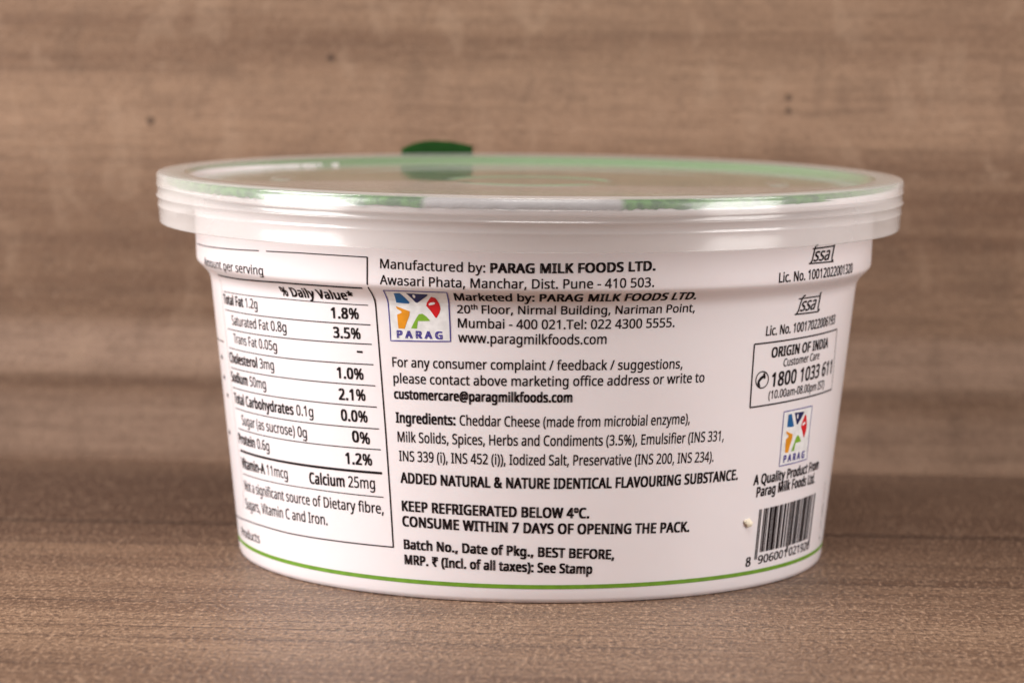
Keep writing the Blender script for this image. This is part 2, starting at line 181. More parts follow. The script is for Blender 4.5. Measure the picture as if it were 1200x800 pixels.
 ':': (375, [[101,76,104,107,112,131,126,148,144,160,164,167,186,169,209,167,230,160,249,148,263,131,272,107,275,76,272,45,263,21,249,3,230,-10,209,-17,186,-20,164,-17,144,-10,126,3,112,21,104,45],[101,675,104,707,112,732,126,749,144,761,164,768,186,770,209,768,230,761,249,749,263,732,272,707,275,675,272,645,263,620,249,602,230,590,209,582,186,580,164,582,144,590,126,602,112,620,104,645]]),
 '@': (1259, [[1178,500,1176,457,1171,415,1163,374,1152,334,1136,297,1118,263,1096,232,1070,205,1042,183,1010,166,975,156,936,153,896,157,862,169,834,190,812,216,797,244,789,275,782,275,762,242,737,213,707,188,672,168,631,157,584,153,518,161,464,184,419,224,387,277,368,340,361,413,365,472,378,527,398,576,425,620,460,657,501,688,548,710,600,724,658,728,699,727,739,724,779,718,816,711,847,703,873,695,859,410,858,395,857,383,857,375,857,360,860,317,869,285,883,263,901,250,922,242,944,239,971,243,996,255,1018,275,1036,302,1051,333,1064,370,1073,411,1078,455,1080,501,1078,552,1071,599,1061,643,1046,684,1027,722,988,777,940,823,883,860,845,877,806,890,764,900,721,906,675,908,629,906,584,902,542,894,502,883,464,870,405,841,354,806,309,763,271,715,239,661,214,602,196,537,186,469,182,396,184,343,190,293,200,247,213,203,231,163,269,104,317,56,375,18,414,0,457,-14,503,-24,553,-30,606,-32,663,-30,717,-24,770,-13,819,0,865,13,908,28,908,-67,866,-83,821,-97,772,-109,721,-117,665,-123,606,-125,542,-122,482,-115,425,-102,372,-85,324,-63,279,-36,238,-5,202,30,171,70,144,114,121,162,104,214,91,270,84,329,81,392,83,444,88,493,96,542,107,588,122,634,140,677,160,718,184,757,210,793,239,827,272,858,306,887,344,912,384,935,426,954,472,971,519,984,569,993,621,998,675,1000,746,996,813,985,876,966,935,939,988,906,1036,866,1078,820,1113,767,1141,709,1154,671,1165,631,1172,589,1176,546],[471,410,475,356,486,313,506,280,533,258,565,244,602,239,650,246,687,266,715,298,735,341,748,392,755,451,763,626,750,630,735,633,717,636,698,638,679,640,660,640,617,636,580,625,549,606,524,582,504,553,489,520,479,485,473,448]]),
 'A': (895, [[763,0,643,310,246,310,127,0,0,0,391,1004,504,1004,894,0],[493,724,490,734,485,747,479,765,473,785,466,805,460,826,454,845,450,861,445,874,431,817,426,799,420,781,415,765,402,724,289,422,605,422]]),
 'B': (910, [[422,1000,493,998,557,991,614,980,663,965,705,945,740,919,767,887,786,849,797,804,801,752,799,714,791,680,779,648,763,619,741,594,715,572,684,554,650,540,611,531,611,524,651,515,689,503,725,487,756,467,783,442,805,412,822,376,831,333,835,284,830,227,816,175,793,130,761,90,721,58,673,33,618,15,556,4,487,0,136,0,136,1000],[447,574,524,579,582,593,623,616,650,648,666,688,671,738,664,788,645,827,613,856,566,876,504,888,427,892,262,892,262,574],[262,469,262,106,464,106,543,112,605,129,648,158,677,196,695,242,700,294,698,328,690,359,677,387,658,411,633,431,600,447,560,460,511,467,454,469]]),
 'C': (885, [[564,903,513,900,465,891,420,876,379,855,343,828,311,796,283,759,261,716,242,669,229,617,221,560,218,500,220,452,225,407,232,364,243,323,257,286,287,230,325,183,372,146,427,118,491,102,563,97,606,98,648,102,688,108,727,116,765,125,803,136,803,27,765,14,726,4,687,-4,645,-10,597,-13,545,-14,486,-11,431,-4,380,9,333,26,290,49,251,76,216,108,186,144,159,184,137,228,118,276,104,328,94,382,87,440,85,501,87,546,90,589,97,630,106,670,117,709,141,768,172,823,209,871,253,913,303,949,360,977,423,998,491,1010,566,1014,617,1012,666,1007,714,999,760,987,803,972,842,955,791,849,759,862,725,875,688,887,649,896,608,901]]),
 'D': (1022, [[937,510,934,445,927,384,915,328,897,276,875,228,848,185,816,146,780,112,740,83,696,57,648,37,595,21,539,9,479,2,415,0,136,0,136,1000,444,1000,503,998,558,991,611,980,660,964,706,944,748,919,786,891,821,858,851,821,877,779,898,734,915,684,927,630,935,572],[804,506,802,557,797,604,788,648,776,688,760,724,726,776,683,818,631,851,570,874,502,888,426,892,262,892,262,108,398,108,475,112,544,124,605,144,658,172,702,208,739,252,767,304,788,363,800,431]]),
 'E': (779, [[695,0,136,0,136,1000,695,1000,695,889,262,889,262,577,669,577,669,468,262,468,262,111,695,111]]),
 'F': (727, [[262,0,136,0,136,1000,695,1000,695,889,262,889,262,535,668,535,668,424,262,424]]),
 'G': (1020, [[570,528,916,528,916,38,862,22,807,9,752,-1,695,-8,632,-13,564,-14,504,-12,448,-4,396,8,347,26,303,48,262,75,226,107,193,142,165,182,141,226,121,274,105,325,94,380,88,438,85,500,88,561,95,619,108,673,125,724,147,772,174,816,205,855,240,891,280,923,324,950,372,973,424,991,480,1004,540,1011,604,1014,659,1012,712,1007,763,999,811,987,858,972,902,955,854,846,817,861,777,875,735,887,690,896,644,901,597,903,550,901,507,896,466,886,428,872,392,854,340,817,296,771,262,715,246,677,233,637,224,594,219,548,217,500,219,453,223,409,231,367,242,327,256,289,286,233,327,185,377,146,412,128,451,114,495,103,542,97,594,95,636,96,673,98,706,102,736,107,764,113,790,119,790,416,570,416]]),
 'H': (1038, [[901,0,775,0,775,466,262,466,262,0,136,0,136,1000,262,1000,262,577,775,577,775,1000,901,1000]]),
 'I': (475, [[417,0,56,0,56,73,174,99,174,899,56,927,56,1000,417,1000,417,927,300,899,300,99,417,73]]),
 'K': (867, [[867,0,718,0,364,478,262,388,262,0,136,0,136,1000,262,1000,262,507,290,539,319,570,347,602,434,697,704,1000,852,1000,455,564]]),
 'L': (734, [[136,0,136,1000,262,1000,262,112,699,112,699,0]]),
 'M': (1270, [[577,0,248,877,242,877,244,856,246,833,247,805,249,776,250,744,251,711,251,676,252,642,252,606,252,0,136,0,136,1000,322,1000,630,181,636,181,950,1000,1134,1000,1134,0,1010,0,1010,615,1010,647,1010,680,1011,712,1012,744,1014,774,1015,803,1017,830,1019,854,1020,875,1014,875,681,0]]),
 'N': (1064, [[929,0,782,0,246,831,241,831,243,808,244,782,246,754,250,660,251,627,252,593,252,559,252,0,136,0,136,1000,282,1000,815,172,821,172,817,239,813,338,812,372,811,405,811,436,811,1000,929,1000]]),
 'O': (1094, [[1008,501,1007,456,1004,412,998,370,990,329,979,291,956,230,927,176,891,127,850,85,802,50,747,22,687,2,620,-10,548,-14,473,-10,404,2,343,23,289,51,240,86,199,128,164,176,135,231,113,291,103,330,96,371,90,413,87,457,85,503,87,563,94,620,104,674,118,724,136,772,158,816,185,856,215,891,250,923,289,951,333,974,380,992,432,1005,488,1013,549,1015,607,1013,661,1005,712,992,758,975,801,952,840,924,875,892,906,857,933,817,956,772,975,725,989,674,1000,619,1006,562],[218,501,220,452,224,406,231,363,241,322,254,284,281,228,317,182,362,144,415,117,477,101,548,95,619,101,681,117,733,144,777,182,813,228,840,284,853,322,863,363,870,406,874,452,875,501,872,574,863,640,847,699,825,751,797,798,762,836,720,866,670,888,613,900,549,905,478,899,415,883,362,856,317,820,281,773,254,718,241,680,231,640,224,597,220,550]]),
 'P': (847, [[401,1000,475,997,540,988,598,972,646,951,686,923,719,890,744,851,762,808,772,759,776,706,774,665,767,626,756,588,739,551,717,517,689,486,655,458,614,435,566,415,511,401,448,392,377,389,262,389,262,0,136,0,136,1000],[389,892,262,892,262,497,363,497,423,499,475,506,521,518,559,534,591,555,615,583,632,616,642,655,646,700,639,759,618,807,584,845,535,871,470,887]]),
 'Q': (1094, [[1008,501,1007,454,1003,408,997,363,987,321,975,280,950,217,918,161,878,112,832,70,778,37,717,11,957,-238,776,-238,583,-13,577,-13,571,-13,565,-13,559,-14,553,-14,548,-14,473,-10,404,2,343,23,289,51,240,86,199,128,164,176,135,231,113,291,103,330,96,371,90,413,87,457,85,503,87,563,94,620,104,674,118,724,136,772,158,816,185,856,215,891,250,923,289,951,333,974,380,992,432,1005,488,1013,549,1015,607,1013,661,1005,712,992,758,975,801,952,840,924,875,892,906,857,933,817,956,772,975,725,989,674,1000,619,1006,562],[218,501,220,452,224,406,231,363,241,322,254,284,281,228,317,182,362,144,415,117,477,101,548,95,619,101,681,117,733,144,777,182,813,228,840,284,853,322,863,363,870,406,874,452,875,501,872,574,863,640,847,699,825,751,797,798,762,836,720,866,670,888,613,900,549,905,478,899,415,883,362,856,317,820,281,773,254,718,241,680,231,640,224,597,220,550]]),
 'R': (871, [[412,1000,490,996,558,986,617,968,666,944,706,912,737,874,758,828,772,776,776,716,773,665,763,621,746,583,725,550,700,521,672,498,641,478,609,462,576,448,850,0,703,0,461,413,262,413,262,0,136,0,136,1000],[405,891,262,891,262,520,412,520,486,525,545,541,590,568,621,605,639,653,646,710,643,751,634,786,620,815,599,839,573,858,541,873,502,883,457,889]]),
 'S': (769, [[703,268,698,211,684,160,660,116,627,77,585,45,536,20,479,1,416,-10,346,-14,309,-13,273,-12,239,-8,206,-4,175,1,146,8,119,15,94,24,71,34,71,154,108,140,150,126,197,113,247,103,299,97,352,95,398,97,440,104,476,115,507,130,532,148,552,171,566,197,574,225,577,256,575,287,568,315,556,339,539,361,515,382,484,401,445,421,398,441,342,462,301,478,263,495,229,513,199,532,172,553,148,576,129,600,113,627,100,655,91,687,86,721,84,759,89,810,102,855,125,896,155,931,193,960,237,983,288,1000,343,1011,403,1014,457,1012,507,1007,555,999,599,987,641,974,679,958,640,850,604,864,567,877,527,888,486,897,444,902,401,903,361,901,326,895,296,885,270,871,249,854,232,834,221,811,214,785,211,758,214,726,221,698,232,674,249,652,272,632,301,613,337,595,379,576,430,556,486,534,535,511,579,487,616,460,647,431,672,398,689,360,700,317]]),
 'T': (779, [[452,0,326,0,326,889,14,889,14,1000,763,1000,763,889,452,889]]),
 'U': (1024, [[896,353,892,286,878,224,854,166,821,114,779,70,726,34,690,17,650,3,606,-6,558,-12,507,-14,436,-10,372,2,315,23,266,51,223,88,188,131,161,179,142,233,130,292,126,356,126,1000,252,1000,252,352,259,276,281,213,317,162,368,125,434,103,514,95,571,99,620,110,662,128,696,153,724,183,745,219,760,260,769,304,772,353,772,1000,896,1000]]),
 'V': (840, [[840,1000,483,0,357,0,0,1000,132,1000,357,359,367,332,376,306,384,280,391,255,398,231,404,208,410,185,415,163,420,140,425,163,430,185,436,209,443,232,450,257,457,282,465,307,474,334,483,361,707,1000]]),
 'W': (1303, [[1284,1000,1018,0,891,0,696,655,679,716,674,736,669,756,664,775,652,823,649,835,647,845,646,853,641,823,638,808,635,792,630,775,616,715,610,694,604,673,598,651,409,0,282,0,17,1000,148,1000,304,389,309,368,315,347,319,326,333,264,337,244,340,225,343,206,352,151,361,209,364,229,368,249,373,270,377,291,383,312,388,333,405,396,581,1000,711,1000,895,392,901,371,907,349,913,327,919,305,924,284,929,263,933,243,937,223,940,204,950,151,953,175,956,200,961,225,966,251,971,278,978,305,984,333,991,362,999,391,1153,1000]]),
 'Y': (793, [[396,508,657,1000,793,1000,459,388,459,0,333,0,333,382,0,1000,137,1000]]),
 'a': (786, [[403,763,455,761,502,754,542,742,577,725,606,703,643,655,665,591,672,511,672,0,583,0,559,106,553,106,532,81,509,58,487,39,463,22,437,9,408,-1,377,-8,341,-13,301,-14,258,-11,217,-3,180,10,147,29,118,53,95,83,78,119,68,161,64,209,74,278,104,335,153,382,192,404,238,422,293,435,355,444,424,448,552,452,552,497,547,553,534,597,511,627,480,648,442,660,396,664,358,662,320,656,284,646,250,634,216,621,185,606,147,699,182,716,221,731,263,744,309,755,355,761],[440,363,356,355,291,340,246,318,216,288,198,251,192,207,196,169,209,138,230,115,258,99,291,89,329,85,389,91,442,109,487,138,522,179,543,233,550,300,550,367]]),
 'b': (861, [[242,805,242,774,241,745,240,716,239,691,237,669,235,651,242,651,266,681,296,708,331,731,371,749,420,760,475,763,529,759,578,748,623,728,663,701,700,666,730,623,754,573,771,515,781,449,784,375,783,325,778,279,770,236,760,196,746,160,717,107,680,63,637,29,588,5,534,-9,475,-14,420,-10,371,0,331,18,296,41,266,67,242,95,232,95,207,0,119,0,119,1064,242,1064],[454,661,404,658,362,648,328,631,300,607,278,576,262,539,251,493,244,440,242,380,242,374,244,321,250,273,259,231,271,194,288,162,327,121,383,96,457,88,518,96,568,121,607,162,625,195,639,232,649,275,655,323,657,377,655,431,649,479,639,521,625,558,607,590,568,629,517,653]]),
 'c': (672, [[420,-14,356,-9,297,4,243,27,195,59,154,101,121,153,105,189,93,229,84,272,79,320,77,371,79,425,84,474,94,519,107,560,123,597,158,649,200,692,249,724,304,747,364,760,429,765,466,763,503,759,539,753,573,744,601,735,626,724,588,622,565,630,538,638,510,646,481,652,453,656,426,657,378,653,337,643,301,625,271,600,247,568,228,529,215,484,207,432,204,373,207,316,215,265,228,220,247,181,271,150,300,125,334,107,374,96,419,92,458,94,494,98,527,105,558,114,586,124,613,136,613,27,587,15,560,5,530,-4,498,-9,461,-13]]),
 'd': (861, [[385,-14,331,-10,282,2,237,21,197,48,161,83,131,126,107,177,90,235,80,300,77,374,80,447,91,513,108,572,131,623,162,666,198,702,238,729,283,749,333,761,387,765,424,763,458,758,489,750,516,739,542,726,564,710,585,693,603,674,619,654,627,654,623,708,621,730,619,749,619,765,619,1064,742,1064,742,0,643,0,625,101,619,101,603,80,585,61,564,43,542,27,516,13,488,1,457,-7,423,-12],[405,88,476,95,532,117,572,153,599,204,615,270,620,350,620,373,619,426,613,474,604,517,591,555,574,588,535,629,478,654,403,662,343,654,293,627,254,583,236,550,222,511,212,469,206,422,204,371,206,320,212,273,222,231,236,195,254,162,293,121,343,96]]),
 'e': (790, [[409,765,470,760,526,746,575,723,618,691,653,651,681,604,702,551,714,491,718,426,718,352,204,352,213,273,235,209,270,158,317,121,375,98,444,91,490,93,532,97,571,104,608,115,646,127,685,143,685,35,647,20,609,7,571,-2,532,-9,487,-13,438,-14,370,-9,307,5,250,29,199,63,157,106,123,159,106,195,93,234,84,276,79,321,77,370,79,418,84,463,92,505,103,545,118,581,150,636,188,681,235,717,287,744,345,759],[408,664,353,658,306,639,268,607,239,564,218,512,207,450,590,450,587,491,581,528,570,562,555,591,535,616,511,637,481,652,447,661]]),
 'f': (482, [[465,655,276,655,276,0,153,0,153,655,21,655,21,713,153,755,153,798,156,859,165,911,181,955,203,992,231,1021,265,1043,304,1059,347,1068,396,1071,425,1071,453,1068,478,1064,502,1058,523,1053,542,1046,510,950,494,954,477,959,458,964,438,967,418,970,398,971,360,966,330,952,306,929,289,897,279,853,276,800,276,751,465,751]]),
 'g': (861, [[385,765,433,762,478,752,519,737,557,715,590,686,620,651,627,651,644,751,742,751,742,-13,738,-80,726,-139,706,-191,677,-235,641,-271,595,-300,541,-320,478,-332,406,-336,353,-335,304,-331,257,-324,213,-315,173,-303,136,-289,136,-175,173,-192,215,-207,261,-218,309,-227,360,-232,413,-234,473,-228,524,-209,565,-177,596,-135,614,-83,620,-22,620,7,621,20,621,36,622,55,623,74,624,89,625,99,619,99,591,64,558,36,522,14,481,-2,436,-11,387,-14,331,-10,280,2,235,23,194,51,159,88,129,132,107,183,90,240,80,304,77,374,80,443,90,506,107,563,129,614,159,659,194,697,234,727,280,748,330,760],[402,661,362,657,326,646,295,627,268,602,245,569,228,529,215,483,207,431,204,373,207,320,213,272,223,230,237,192,256,160,295,120,345,95,405,87,441,88,474,93,503,102,528,113,551,129,570,148,586,171,599,198,609,228,616,263,620,302,622,345,622,374,619,438,612,493,599,539,580,577,556,608,527,632,491,648,449,658]]),
 'h': (866, [[242,752,242,734,241,716,240,697,239,679,237,663,235,647,244,647,261,672,281,693,304,711,329,727,356,740,385,750,415,757,446,762,478,763,535,760,586,751,630,735,667,712,697,682,721,646,738,601,749,549,752,489,752,0,630,0,630,480,626,536,612,581,590,616,557,641,515,656,462,661,410,658,366,647,331,630,302,605,279,574,263,537,251,493,245,444,242,388,242,0,119,0,119,1064,242,1064]]),
 'i': (361, [[242,751,242,0,119,0,119,751],[182,1032,200,1030,217,1024,232,1013,244,998,251,978,254,954,251,930,244,910,232,895,217,884,200,878,182,875,163,878,145,884,130,895,119,910,112,930,109,954,112,978,119,998,130,1013,145,1024,163,1030]]),
 'k': (748, [[241,508,241,492,240,472,239,450,235,387,241,387,247,395,256,406,266,419,300,461,312,475,322,487,331,497,570,751,714,751,410,430,735,0,587,0,326,350,241,276,241,0,119,0,119,1064,241,1064]]),
 'l': (361, [[242,0,119,0,119,1064,242,1064]]),
 'm': (1310, [[943,765,1020,757,1084,736,1133,700,1156,670,1173,635,1186,592,1194,544,1196,489,1196,0,1074,0,1074,483,1070,537,1058,582,1037,616,1008,641,969,656,922,661,856,654,804,633,765,598,739,550,724,488,718,415,718,0,597,0,597,483,595,520,589,553,580,582,567,606,550,626,529,641,505,652,476,659,443,661,396,658,356,647,324,630,297,605,277,575,261,538,251,495,244,445,242,389,242,0,119,0,119,751,218,751,237,648,244,648,261,673,280,695,302,714,326,729,351,742,378,752,406,759,435,763,465,765,520,761,568,751,610,734,645,710,673,678,695,639,702,639,730,678,764,710,805,734,849,751,895,761]]),
 'n': (866, [[480,765,532,762,577,754,618,741,653,723,683,700,708,670,727,635,741,592,749,544,752,489,752,0,630,0,630,480,626,536,612,581,590,616,557,641,515,656,462,661,388,653,330,630,290,591,263,538,248,470,242,389,242,0,119,0,119,751,218,751,237,648,244,648,262,673,283,695,306,714,332,729,359,742,388,752,418,759,449,763]]),
 'o': (847, [[772,377,769,317,761,261,747,211,729,165,705,124,677,88,645,57,608,32,567,12,521,-2,473,-11,422,-14,373,-11,328,-2,284,12,244,32,208,57,175,88,147,124,122,165,103,211,89,261,80,317,77,377,79,425,84,470,92,512,104,552,119,588,151,640,191,684,239,719,295,744,357,760,426,765,491,760,551,744,606,719,654,684,694,640,728,588,743,552,756,512,765,470,770,425],[204,377,207,320,215,269,228,223,246,183,270,150,300,123,335,104,377,92,424,88,472,92,513,104,549,123,579,150,603,183,621,223,634,269,642,320,644,377,642,434,634,484,620,529,602,568,578,601,548,627,513,646,471,657,423,661,353,653,298,627,256,585,238,553,223,516,213,474,207,428]]),
 'p': (861, [[476,765,529,761,578,749,623,730,664,703,700,668,730,625,754,575,771,517,781,451,784,377,783,327,778,281,770,238,760,198,746,162,717,108,681,64,638,30,589,6,535,-9,475,-14,438,-12,404,-7,373,1,344,13,319,26,296,41,276,58,258,76,242,95,234,95,236,78,238,58,239,35,241,12,242,-9,242,-28,242,-336,119,-336,119,751,220,751,237,648,242,648,258,669,276,689,296,707,319,724,344,738,372,749,403,758,438,763],[454,661,407,658,366,648,332,632,304,610,282,581,265,546,253,505,245,456,242,401,242,377,244,318,251,266,262,220,278,180,300,148,328,122,364,103,406,92,457,88,500,92,537,105,569,126,596,154,618,189,635,229,647,275,654,324,657,378,655,428,649,473,639,514,625,551,607,584,568,627,517,653]]),
 'r': (578, [[469,765,484,764,499,764,515,763,530,761,545,759,557,756,542,643,529,646,516,648,502,650,488,651,474,652,461,653,432,651,405,645,378,634,353,621,330,604,308,583,289,560,273,534,260,504,250,472,244,438,242,401,242,0,119,0,119,751,220,751,234,613,239,613,256,641,276,666,297,690,320,711,346,729,374,744,404,756,436,762]]),
 's': (671, [[608,207,604,161,592,121,571,85,544,55,509,31,468,11,420,-3,367,-11,308,-14,258,-13,213,-8,173,-1,137,8,103,20,73,34,73,146,105,131,141,117,181,104,224,94,267,88,311,85,368,89,413,99,447,116,470,138,484,165,489,196,487,214,482,231,473,246,460,261,442,276,418,291,388,307,350,324,304,342,258,360,216,379,179,398,147,418,121,440,99,465,84,494,75,527,71,566,80,624,106,674,149,713,182,732,219,746,260,756,304,763,353,765,398,763,440,759,481,751,520,741,557,729,592,714,550,616,518,629,485,640,451,650,416,658,381,662,345,664,298,661,260,653,229,639,207,621,194,599,189,573,191,553,197,536,207,520,222,506,242,492,268,478,300,464,338,447,382,430,428,412,468,394,504,375,535,355,561,333,581,307,596,279,605,245]]),
 't': (506, [[370,87,389,87,408,89,427,92,446,95,461,99,475,102,475,8,460,2,441,-3,419,-8,395,-11,371,-13,349,-14,311,-12,274,-5,240,6,209,23,182,47,160,77,143,115,132,162,129,218,129,655,22,655,22,714,130,763,179,923,252,923,252,751,469,751,469,655,252,655,252,221,256,180,267,146,285,120,309,101,337,90]]),
 'u': (866, [[746,751,746,0,646,0,627,99,622,99,604,75,584,53,560,35,534,20,507,7,478,-2,447,-9,416,-13,384,-14,327,-11,277,-1,233,15,196,37,165,67,141,104,124,148,114,200,111,259,111,751,235,751,235,268,240,213,253,168,276,133,308,108,350,93,402,88,454,92,498,102,534,120,563,144,586,175,603,212,614,256,621,305,623,360,623,751]]),
 'v': (711, [[284,0,0,751,132,751,291,308,299,287,307,264,315,239,323,215,331,191,338,167,343,146,348,126,352,109,357,109,361,126,367,146,373,168,381,192,388,216,397,241,406,265,413,288,420,308,580,751,711,751,426,0]]),
 'w': (1101, [[604,424,587,482,581,501,577,520,572,537,560,585,557,600,554,612,552,623,546,623,544,612,542,600,539,585,527,536,523,518,518,500,513,481,508,462,502,442,496,423,361,1,221,1,15,752,143,752,246,352,254,324,261,297,268,270,274,243,280,216,285,191,290,168,293,146,296,127,301,127,304,140,307,154,311,169,323,223,327,241,332,260,337,279,342,297,347,314,352,329,485,752,619,752,748,329,768,261,775,236,781,213,787,190,792,168,796,147,798,129,804,129,806,146,810,166,814,188,820,213,826,239,833,267,840,295,847,323,854,352,959,752,1085,752,877,1,732,1]]),
 'x': (741, [[297,384,38,751,178,751,371,468,563,751,702,751,443,384,716,0,576,0,371,300,164,0,25,0]]),
 'y': (714, [[1,751,133,751,296,324,305,299,313,274,321,251,329,228,336,205,343,183,349,161,354,140,359,119,364,119,371,145,380,175,391,211,403,249,416,287,429,325,581,751,714,751,391,-104,372,-148,351,-189,328,-226,303,-259,274,-286,242,-307,205,-323,164,-333,118,-336,96,-336,77,-335,59,-333,43,-330,28,-328,15,-325,15,-227,26,-229,39,-231,53,-232,67,-234,82,-235,98,-235,126,-234,151,-228,173,-219,193,-207,211,-191,227,-173,241,-152,254,-128,265,-102,304,-3]]),
 'z': (658, [[604,0,55,0,55,81,458,655,78,655,78,751,594,751,594,658,196,95,604,95]]),
 'º': (527, [[483,775,477,705,456,646,423,599,378,564,325,543,262,536,203,543,151,563,106,597,72,644,52,703,45,775,51,845,71,904,104,950,148,984,201,1004,265,1011,307,1008,345,999,380,984,410,963,435,936,456,904,471,866,480,823],[133,775,136,725,147,684,164,652,189,629,222,615,263,611,305,615,338,629,363,652,380,684,390,725,394,775,390,825,380,866,363,897,338,919,305,933,263,937,222,933,189,919,164,897,147,866,136,825]]),
 '₹': (886, [[116,762,431,762,419,798,402,827,378,850,360,862,340,871,318,878,292,882,260,885,222,886,116,886,116,1000,794,1000,794,886,492,886,509,872,524,854,537,834,548,812,556,788,563,762,794,762,794,646,564,646,549,583,521,528,482,482,430,444,362,416,280,399,619,0,455,0,116,397,132,511,203,511,251,513,290,517,322,523,347,533,369,545,387,559,407,583,422,612,432,646,116,646]]),
 ' ': (364, []),
}
GROOVE_Y = .0149
SPECKS = ((-.0640, .0542, .0009), (-.0354, .0645, .0008), (.0366, .0591, .0007), (.0366, .0571, .0007))

# ------------------------------------------------------------------ node helpers
def new_mat(name):
    mt = bpy.data.materials.new(name); mt.use_nodes = True
    nt = mt.node_tree; nt.nodes.clear()
    return mt, nt
def node(nt, kind, **kw):
    n = nt.nodes.new(kind)
    for k, v in kw.items():
        if k == 'ins':
            for i, x in v.items():
                if hasattr(x, 'is_linked'): nt.links.new(x, n.inputs[i])
                else: n.inputs[i].default_value = x
        else: setattr(n, k, v)
    return n
def math_n(nt, op, a, b=0.0, c=None, clamp=False):
    ins = {0: a, 1: b}
    if c is not None: ins[2] = c
    return node(nt, 'ShaderNodeMath', operation=op, use_clamp=clamp, ins=ins).outputs[0]
def mix_c(nt, fac, a, b, mode='MIX'):
    n = nt.nodes.new('ShaderNodeMix'); n.data_type = 'RGBA'; n.blend_type = mode
    for i, x in ((0, fac), (6, a), (7, b)):
        if hasattr(x, 'is_linked'): nt.links.new(x, n.inputs[i])
        else: n.inputs[i].default_value = x
    return n.outputs[2]
def smooth(nt, x, lo, hi, a=0.0, b=1.0):
    return node(nt, 'ShaderNodeMapRange', interpolation_type='SMOOTHSTEP', ins={0: x, 1: lo, 2: hi, 3: a, 4: b}).outputs[0]
def rgba(r, g, b): return (r, g, b, 1)
def plain(name, col, rough=.4, spec=.5):
    mt, nt = new_mat(name)
    tc = node(nt, 'ShaderNodeTexCoord').outputs['Object']
    nz = node(nt, 'ShaderNodeTexNoise', ins={'Vector': tc, 'Scale': 900.0, 'Detail': 2.0}).outputs[0]
    c = mix_c(nt, smooth(nt, nz, .3, .7), rgba(*[x * .9 for x in col]), rgba(*[min(1, x * 1.08) for x in col]))
    p = node(nt, 'ShaderNodeBsdfPrincipled', ins={'Base Color': c, 'Roughness': rough, 'Specular IOR Level': spec})
    o = node(nt, 'ShaderNodeOutputMaterial'); nt.links.new(p.outputs[0], o.inputs[0])
    return mt

